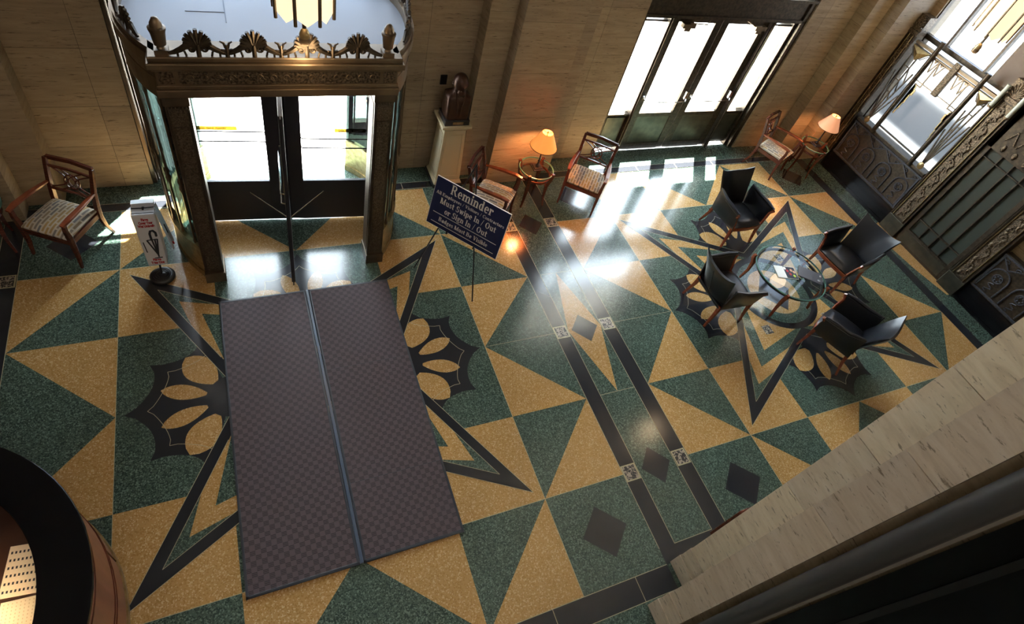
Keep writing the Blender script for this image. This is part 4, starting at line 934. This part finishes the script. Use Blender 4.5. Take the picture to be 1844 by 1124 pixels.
# ================================================================ BLACK ARMCHAIRS
def make_black_chair(label):
    t = thing('leather_armchair', label, 'armchair', 0, 0, 0, 0, 'black leather armchairs around the glass table')
    for sx in (-1, 1):
        b = MB(); b.tube([(sx * .315, -.32, 0), (sx * .30, -.30, .22), (sx * .295, -.29, .44)], [.014, .020, .026], 4, sq=(1, 1)); b.build('front_leg', WOOD_R, t, bevel=.004)
        b = MB(); b.tube([(sx * .31, .33, 0), (sx * .285, .26, .24), (sx * .275, .24, .40)], [.014, .021, .026], 4, sq=(1, 1)); b.build('rear_leg', WOOD_R, t, bevel=.004)
        # padded side panel sweeping down from back to arm front
        def side(a, c, sx=sx):
            y = .26 - .56 * a
            ztop = .70 + .03 * sin(pi * a) + (.10 * (1 - a) ** 3)
            z = .36 + (ztop - .36) * c; x = sx * (.30 + .045 * c + .03 * a * c)
            return (x, y - .02 * (1 - c) * a, z)
        b = MB(); b.sheet(side, 10, 8, .045); b.build('arm_panel', LEATHER, t, smooth=True)
        b = MB(); b.tube([(sx * .298, -.30, .40), (sx * .318, -.30, .52), (sx * .352, -.285, .64), (sx * .380, -.315, .70), (sx * .375, -.27, .735)], [.022, .020, .022, .028, .018], 6); b.build('arm_front', WOOD_R, t, smooth=True)
        b = MB(); b.tube([(sx * .378, -.30, .722), (sx * .378, -.15, .738), (sx * .365, .05, .742), (sx * .335, .24, .78)], [.026, .034, .032, .022], 8); b.build('arm_pad', LEATHER, t, smooth=True)
    b = MB(); b.box(-.30, .30, -.30, .27, .34, .40); b.build('seat_base', LEATHER, t, bevel=.02)
    b = MB(); b.tube([(-.295, -.305, .385), (-.15, -.325, .385), (0, -.332, .385), (.15, -.325, .385), (.295, -.305, .385)], 1, 4, sq=(.016, .030)); b.build('front_rail', WOOD_R, t, bevel=.004)
    b = MB(); b.sheet(lambda a, c: ((-.285 + .57 * a), -.315 - .02 * sin(pi * a) * (1 - c) + .55 * c, .425 + .045 * sin(pi * a) ** .4 * sin(pi * c) ** .4), 12, 12, .09); b.build('seat_cushion', LEATHER, t, smooth=True)
    def back(a, c):
        x = (-1 + 2 * a); wd = .27 + .075 * c ** 1.6
        z = .40 + (.59 - .0 * (1 - x * x) + .07 * abs(x) ** 3 - .035) * c
        y = .22 + .17 * c + .045 * c * c - .07 * (x * x) * (1 - .3 * c) + .03
        return (x * wd, y, z)
    b = MB(); b.sheet(back, 14, 12, .07); b.build('backrest', LEATHER, t, smooth=True)
    b = MB(); b.tube([tuple(Vector(back(.5, k / 8)) + Vector((0, .037, 0))) for k in range(1, 8)], .005, 5); b.build('back_seam', BLACKP, t)
    return t
bc = make_black_chair('black leather armchair at the far side of the glass table, facing the camera')
put(bc, 8.87, .64, face(0.03, 1))
put(copy_tree(bc), 7.62, 2.05, face(1, .03), 'black leather armchair left of the glass table, its back to the camera')
put(copy_tree(bc), 10.26, 1.88, face(-1, .12), 'black leather armchair right of the glass table, nearest the lift doors')
put(copy_tree(bc), 9.03, 3.13, face(-.38, -.92), 'black leather armchair nearest the travertine pier, facing away from it')

# ================================================================ COFFEE TABLE
t = thing('glass_coffee_table', 'round glass coffee table with wooden legs among the black armchairs', 'coffee table', 8.89, 2.02)
b = MB(); b.lathe([(.001, .49), (.545, .49), (.545, .506), (.001, .506)], 0, 0, 64); b.build('glass_top', GLASS_T, t)
b = MB(); b.lathe([(.545, .487), (.557, .490), (.559, .498), (.557, .507), (.545, .509)], 0, 0, 64); b.build('glass_rim', GLASS_E, t, smooth=True)
b = MB(); b.lathe([(.50, .44), (.525, .44), (.525, .475), (.50, .475), (.50, .44)], 0, 0, 64); b.build('table_ring', BLACKM, t)
for k in range(4):
    a = pi / 4 + k * pi / 2; c, s_ = cos(a), sin(a)
    b = MB(); b.tube([(c * .56, s_ * .56, 0), (c * .53, s_ * .53, .20), (c * .54, s_ * .54, .38), (c * .575, s_ * .575, .47), (c * .58, s_ * .58, .53)], [.014, .019, .026, .028, .020], 4, sq=(1, 1)); b.build('leg', WOOD_R, t, bevel=.004)
def pv(px): return px
t = thing('magazine', 'glossy magazine with white cover and colour photo on the coffee table', 'magazine', 8.78, 2.02, .511, radians(-18))
b = MB(); b.box(-.17, .17, -.12, .12, 0, .008); b.build('pages', WHITE, t)
b = MB(); b.mi = 0; b.box(-.02, .165, -.115, .115, .008, .0095)
for k, (x, y, m_) in enumerate(((.03, .03, 1), (.10, .05, 2), (.06, -.03, 1), (.12, -.06, 3), (.0, .08, 4), (.14, .02, 2))):
    b.mi = m_; b.ell((x, y, .0095), (.022, .028, .0015), 10, 4)
b.build('cover_photo', [INK, REDP, mat('skin_print', (.6, .35, .22), .6), mat('lime_print', (.5, .7, .08), .6), WHITE], t)
t = thing('black_folder', 'dark folder with shiny clips lying on the coffee table behind the magazine', 'folder', 9.17, 2.15, .511, radians(-42))
b = MB(); b.box(-.19, .19, -.12, .12, 0, .014); b.build('cover', mat('dark_cover', (.03, .03, .038), .3), t, bevel=.003)
b = MB(); b.box(.11, .15, -.08, -.045, .014, .020); b.box(.14, .165, .03, .075, .014, .020); b.build('clip', CHROME, t)

# ================================================================ SIGN ON EASEL
A = Vector((3.99, -.68, 1.85)); F1 = Vector((3.46, -.56, 0)); F2 = Vector((4.07, -1.27, 0))
t = thing('easel', 'thin black display easel holding the blue Reminder sign', 'easel', 3.8, .95)
off = Vector((3.8, -.95, 0))
def L(p): return tuple(Vector(p) - off)
for f_ in (F1, F2):
    b = MB(); b.tube([L(A), L(f_)], .009, 6); b.build('front_leg', BLACKM, t, smooth=True)
b = MB(); b.tube([L(A), L((4.42, -.28, 0))], .009, 6); b.build('rear_leg', BLACKM, t, smooth=True)
d1 = (F2 - F1).normalized()
nrm = d1.cross((A - (F1 + F2) / 2).normalized()); 
if nrm.y > 0: nrm = -nrm
upv = nrm.cross(d1); 
if upv.z < 0: upv = -upv
C0 = Vector((3.97, -.815, 1.145)) + nrm * .035      # board centre
b = MB()
for s_ in (-.20, .20):
    p = C0 + d1 * s_ - upv * .355; b.bar(L(p - nrm * .03), L(p + nrm * .03), .02, .012); b.bar(L(p + nrm * .025), L(p + nrm * .025 + upv * .04), .02, .010)
b.bar(L(C0 - upv * .365 - d1 * .24 - nrm * .03), L(C0 - upv * .365 + d1 * .24 - nrm * .03), .012, .012); b.build('ledge', BLACKM, t)
Mx = Matrix((d1, upv, nrm)).transposed().to_4x4()
sg = bpy.data.objects.new('reminder_sign', None); COL.objects.link(sg); Mx.translation = C0 * S; sg.matrix_world = Mx
tag(sg, 'navy blue Reminder sign with white lettering standing tilted on the easel', 'sign')
b = MB(); b.box(-.515, .515, -.345, .345, -.008, .008); b.build('board', [NAVY], sg)
b = MB()
for z0 in (.345, -.347): b.box(-.516, .516, z0, z0 + .003, -.009, .009)
for x0 in (-.518, .515): b.box(x0, x0 + .003, -.347, .347, -.009, .009)
b.build('board_edge', WHITE, sg)
b = MB(); b.box(-.46, .46, -.150, -.144, .008, .010); b.box(-.46, .46, -.290, -.284, .008, .010); b.build('rule', WHITE, sg)
for body, size, y, wmax in (('Reminder', .185, .195, .60), ('All Employees / Visitors / Contractors', .060, .118, .97), ('Must Swipe In / Out', .115, .005, .80), ('or Sign In / Out', .115, -.112, .62), ('Badges Must Be Visible', .082, -.245, .72)):
    vs, fs, wd = serif_text(body, 0, .001)
    b = MB(); b.add([(x * wmax / wd, y0 * size + y, z + .0085) for x, y0, z in vs], fs); b.build('lettering', WHITE, sg)

# ================================================================ UMBRELLA BAG STAND
t = thing('umbrella_bag_stand', 'white umbrella bag dispenser with red print on a round black foot', 'umbrella bag stand', .45, .20)
b = MB(); b.lathe([(.001, 0), (.125, 0), (.138, .015), (.138, .035), (.12, .055), (.10, .058), (.095, .052), (.075, .060), (.07, .054), (.05, .062), (.045, .056), (.02, .064), (.001, .064)], 0, 0, 40); b.build('foot', BLACKP, t, smooth=True)
b = MB(); b.tube([(0, 0, .05), (-.005, .075, .18), (-.01, .16, .98)], .011, 8); b.build('pole', BLACKM, t, smooth=True)
bx0 = .235; 
b = MB(); b.add([(-.115, .045, .17), (.085, .045, .17), (.085, .21, .17), (-.115, .21, .17), (-.13, .07, .97), (.10, .07, .97), (.10, .27, .97), (-.13, .27, .97)], [(0, 3, 2, 1), (0, 1, 5, 4), (1, 2, 6, 5), (2, 3, 7, 6), (3, 0, 4, 7), (4, 5, 6, 7)]); b.build('bag_box', WHITEP, t, bevel=.012)
b = MB(); b.sheet(lambda a, c: (.105 + .075 * c + .01 * sin(a * 9), .08 + .18 * a, .99 - .62 * c), 8, 10, .008); b.sheet(lambda a, c: (-.12 + .22 * a, .20 + .09 * sin(pi * c), .97 + .05 * c), 6, 4, .012); b.build('loose_bag', WHITEP, t, smooth=True)
b = MB(); b.tube([(-.12, .17, .985), (0, .158, .99), (.10, .17, .985)], .006, 5); b.ell((-.005, .16, .995), (.015, .015, .012), 8, 5); b.tube([(-.12, .085, .985), (.095, .085, .985)], .004, 5); b.build('bag_rail', BLACKM, t)
def frontpt(x, z, dy=.004): return (x, .045 + .025 * (z - .17) / .80 - dy, z)
def fz(z): return .17 + (z - .23) * 1.36
b = MB()
b.tube([frontpt(x, fz(z)) for x, z in ((.055, .58), (.055, .62), (.035, .645), (.01, .64), (-.003, .61), (-.002, .54))], .013, 5)
for q in (((-.05, .54), (.055, .545)), ((-.05, .54), (.02, .36)), ((.055, .545), (.02, .36)), ((0, .54), (.018, .37)), ((.03, .54), (.02, .37)), ((.02, .36), (.02, .335))): b.bar(frontpt(q[0][0], fz(q[0][1])), frontpt(q[1][0], fz(q[1][1])), .016, .004)
b.bar(frontpt(-.025, fz(.325)), frontpt(.055, fz(.328)), .016, .004); b.bar(frontpt(-.092, fz(.52)), frontpt(-.082, fz(.40)), .010, .004); b.build('umbrella_print', INK, t)
def ft(body, size, zc, wmax, name):
    vs, fs = text_mesh(body, size, .0006, size * .06, spacing=.95); wd = max(v[0] for v in vs) - min(v[0] for v in vs); k = wmax / wd
    b = MB(); b.add([(x * k - .01, frontpt(0, zc + y, .003)[1] - z, zc + y) for x, y, z in vs], fs); b.build(name, REDP, t)
ft('Please\nCover Your\nWet Umbrella', .050, .885, .165, 'red_print'); ft('Please\nTake One', .052, .255, .135, 'red_print')
b = MB(); b.bar((.150, .14, .74), (.163, .14, .60), .012, .006); b.mi = 1; b.bar((.180, .13, .46), (.184, .13, .42), .04, .006); b.build('side_print', [INK, REDP], t)

# ================================================================ MATS
def runner(u0, u1, label, cuts):
    t = thing('entrance_mat', label, 'mat', (u0 + u1) / 2, 2.39, .004, 0, 'entrance mats'); w = (u1 - u0) / 2
    b = MB(); b.box(-w + .02, w - .02, -1.66, 1.66, 0, .016); b.build('mat_surface', MATM, t)
    b = MB(); b.box(-w, -w + .022, -1.68, 1.68, 0, .018); b.box(w - .022, w, -1.68, 1.68, 0, .018); b.box(-w, w, -1.68, -1.655, 0, .018); b.box(-w, w, 1.655, 1.68, 0, .018)
    for c in cuts: b.box(-w + .02, w - .02, -(c - 2.39) - .004, -(c - 2.39) + .004, 0, .0168)
    b.build('mat_border', MAT_EDGE, t, bevel=.004); return t
runner(1.03, 2.011, 'ribbed brown entrance mat, left of the two before the revolving door', ())
runner(2.055, 3.048, 'ribbed brown entrance mat, right of the two before the revolving door', (1.92, 3.29))
b = MB(); b.box(-.0165, .0165, -1.68, 1.68, 0, .020); o = b.build('mat_joining_strip', SEAM, None, (2.033, 2.39, .004), bevel=.004); tag(o, 'blue-grey joining strip between the two entrance mats', 'mat strip')

# ================================================================ RECEPTION DESK
t = thing('reception_desk', 'curved reception desk with black stone counter and red wood front', 'desk', -1.33, 3.95)
a0, a1 = radians(-95), radians(175)
b = MB(); b.sector(0, 0, 1.44, 1.465, 0, 1.06, a0, a1, 60); b.build('desk_front', WOOD_DESK, t)
b = MB()
for z in (.34, .40, .92): b.sector(0, 0, 1.465, 1.472, z, z + .012, a0, a1, 60)
for k in range(9):
    a = radians(-60 + k * 24 + 8); b.tube([(1.467 * cos(a), 1.467 * sin(a), .02), (1.467 * cos(a), 1.467 * sin(a), .34)], .006, 4)
b.build('panel_moulding', WOOD_D, t)
b = MB(); b.sector(0, 0, 1.465, 1.48, 0, .06, a0, a1, 60); b.build('skirting', GOLD, t)
b = MB(); b.sector(0, 0, 1.17, 1.495, 1.06, 1.10, a0, a1, 60); b.build('counter', STONE_K, t, bevel=.006)
b = MB(); b.sector(0, 0, .66, 1.43, .78, .81, a0, a1, 60); b.build('worktop', mat('worktop_dark', (.05, .022, .015), .4), t)
b = MB(); b.sector(0, 0, .64, .66, 0, .80, a0, a1, 50); b.build('inner_panel', WOOD_D, t)
def sheetpaper(u, v, w, d, rot, label, name, kind):
    t = thing(name, label, 'paper', u, v, .814, rot)
    b = MB(); b.box(-w / 2, w / 2, -d / 2, d / 2, 0, .008); b.build('paper', PAPER, t)
    b = MB(); rows = 6 if kind else 14
    for r in range(rows):
        for c in range(9 if kind else 8):
            x = -w / 2 + w * (c + .8) / 9.6; y = -d / 2 + d * (r + .7) / (rows + .6); q = .006 if kind else .003
            b.box(x - q, x + q, y - q * 1.5, y + q * 1.5, .008, .0086)
    b.build('print', INK if kind else mat('pale_print', (.6, .48, .34), .8), t)
    return t
sheetpaper(-.34, 3.60, .24, .36, radians(-6), 'printed calendar sheet on the reception desk, topmost of the pads', 'desk_calendar', True)
sheetpaper(-.345, 3.975, .24, .34, radians(-3), 'blank writing pad on the reception desk below the calendar sheet', 'desk_pad', False)
sheetpaper(-.56, 4.28, .26, .24, radians(24), 'writing pad at the bottom left corner of the reception desk', 'desk_pad', False)
t = thing('telephone', 'black telephone on the reception desk beside the pads', 'telephone', -.72, 3.55, .814, radians(30))
b = MB(); b.box(-.09, .09, -.11, .11, 0, .04); b.build('body', BLACKP, t, bevel=.012)
b = MB(); b.tube([(-.06, -.10, .055), (-.06, -.05, .07), (-.06, .05, .07), (-.06, .10, .055)], [.026, .016, .016, .026], 8); b.build('handset', BLACKP, t, smooth=True)
b = MB()
for i in range(4):
    for j in range(3): b.box(.0 + j * .028, .02 + j * .028, -.07 + i * .03, -.05 + i * .03, .04, .045)
b.build('keys', WHITEP, t)
t = thing('desk_lamp', 'small desk lamp lighting the papers on the reception desk', 'lamp', -.78, 3.98, .814)
b = MB(); b.lathe([(.001, 0), (.07, 0), (.07, .012), (.012, .02), (.010, .20), (.001, .20)], 0, 0, 20); b.tube([(0, 0, .19), (.07, 0, .24)], .008, 6); b.build('stand', GOLD, t, smooth=True)
b = MB(); b.lathe([(.11, .20), (.07, .26), (.03, .275), (.028, .272), (.066, .255), (.105, .20)], .05, 0, 20); b.build('lamp_shade', GOLD, t, smooth=True)
l = bpy.data.lights.new('desk_glow', 'SPOT'); l.energy = 15; l.color = (1, .66, .34); l.spot_size = radians(140); l.shadow_soft_size = .03
o = bpy.data.objects.new('desk_glow', l); COL.objects.link(o); o.location = (-.70 * S, -3.98 * S, 1.02 * S); o.rotation_euler = (0, radians(-40), 0)
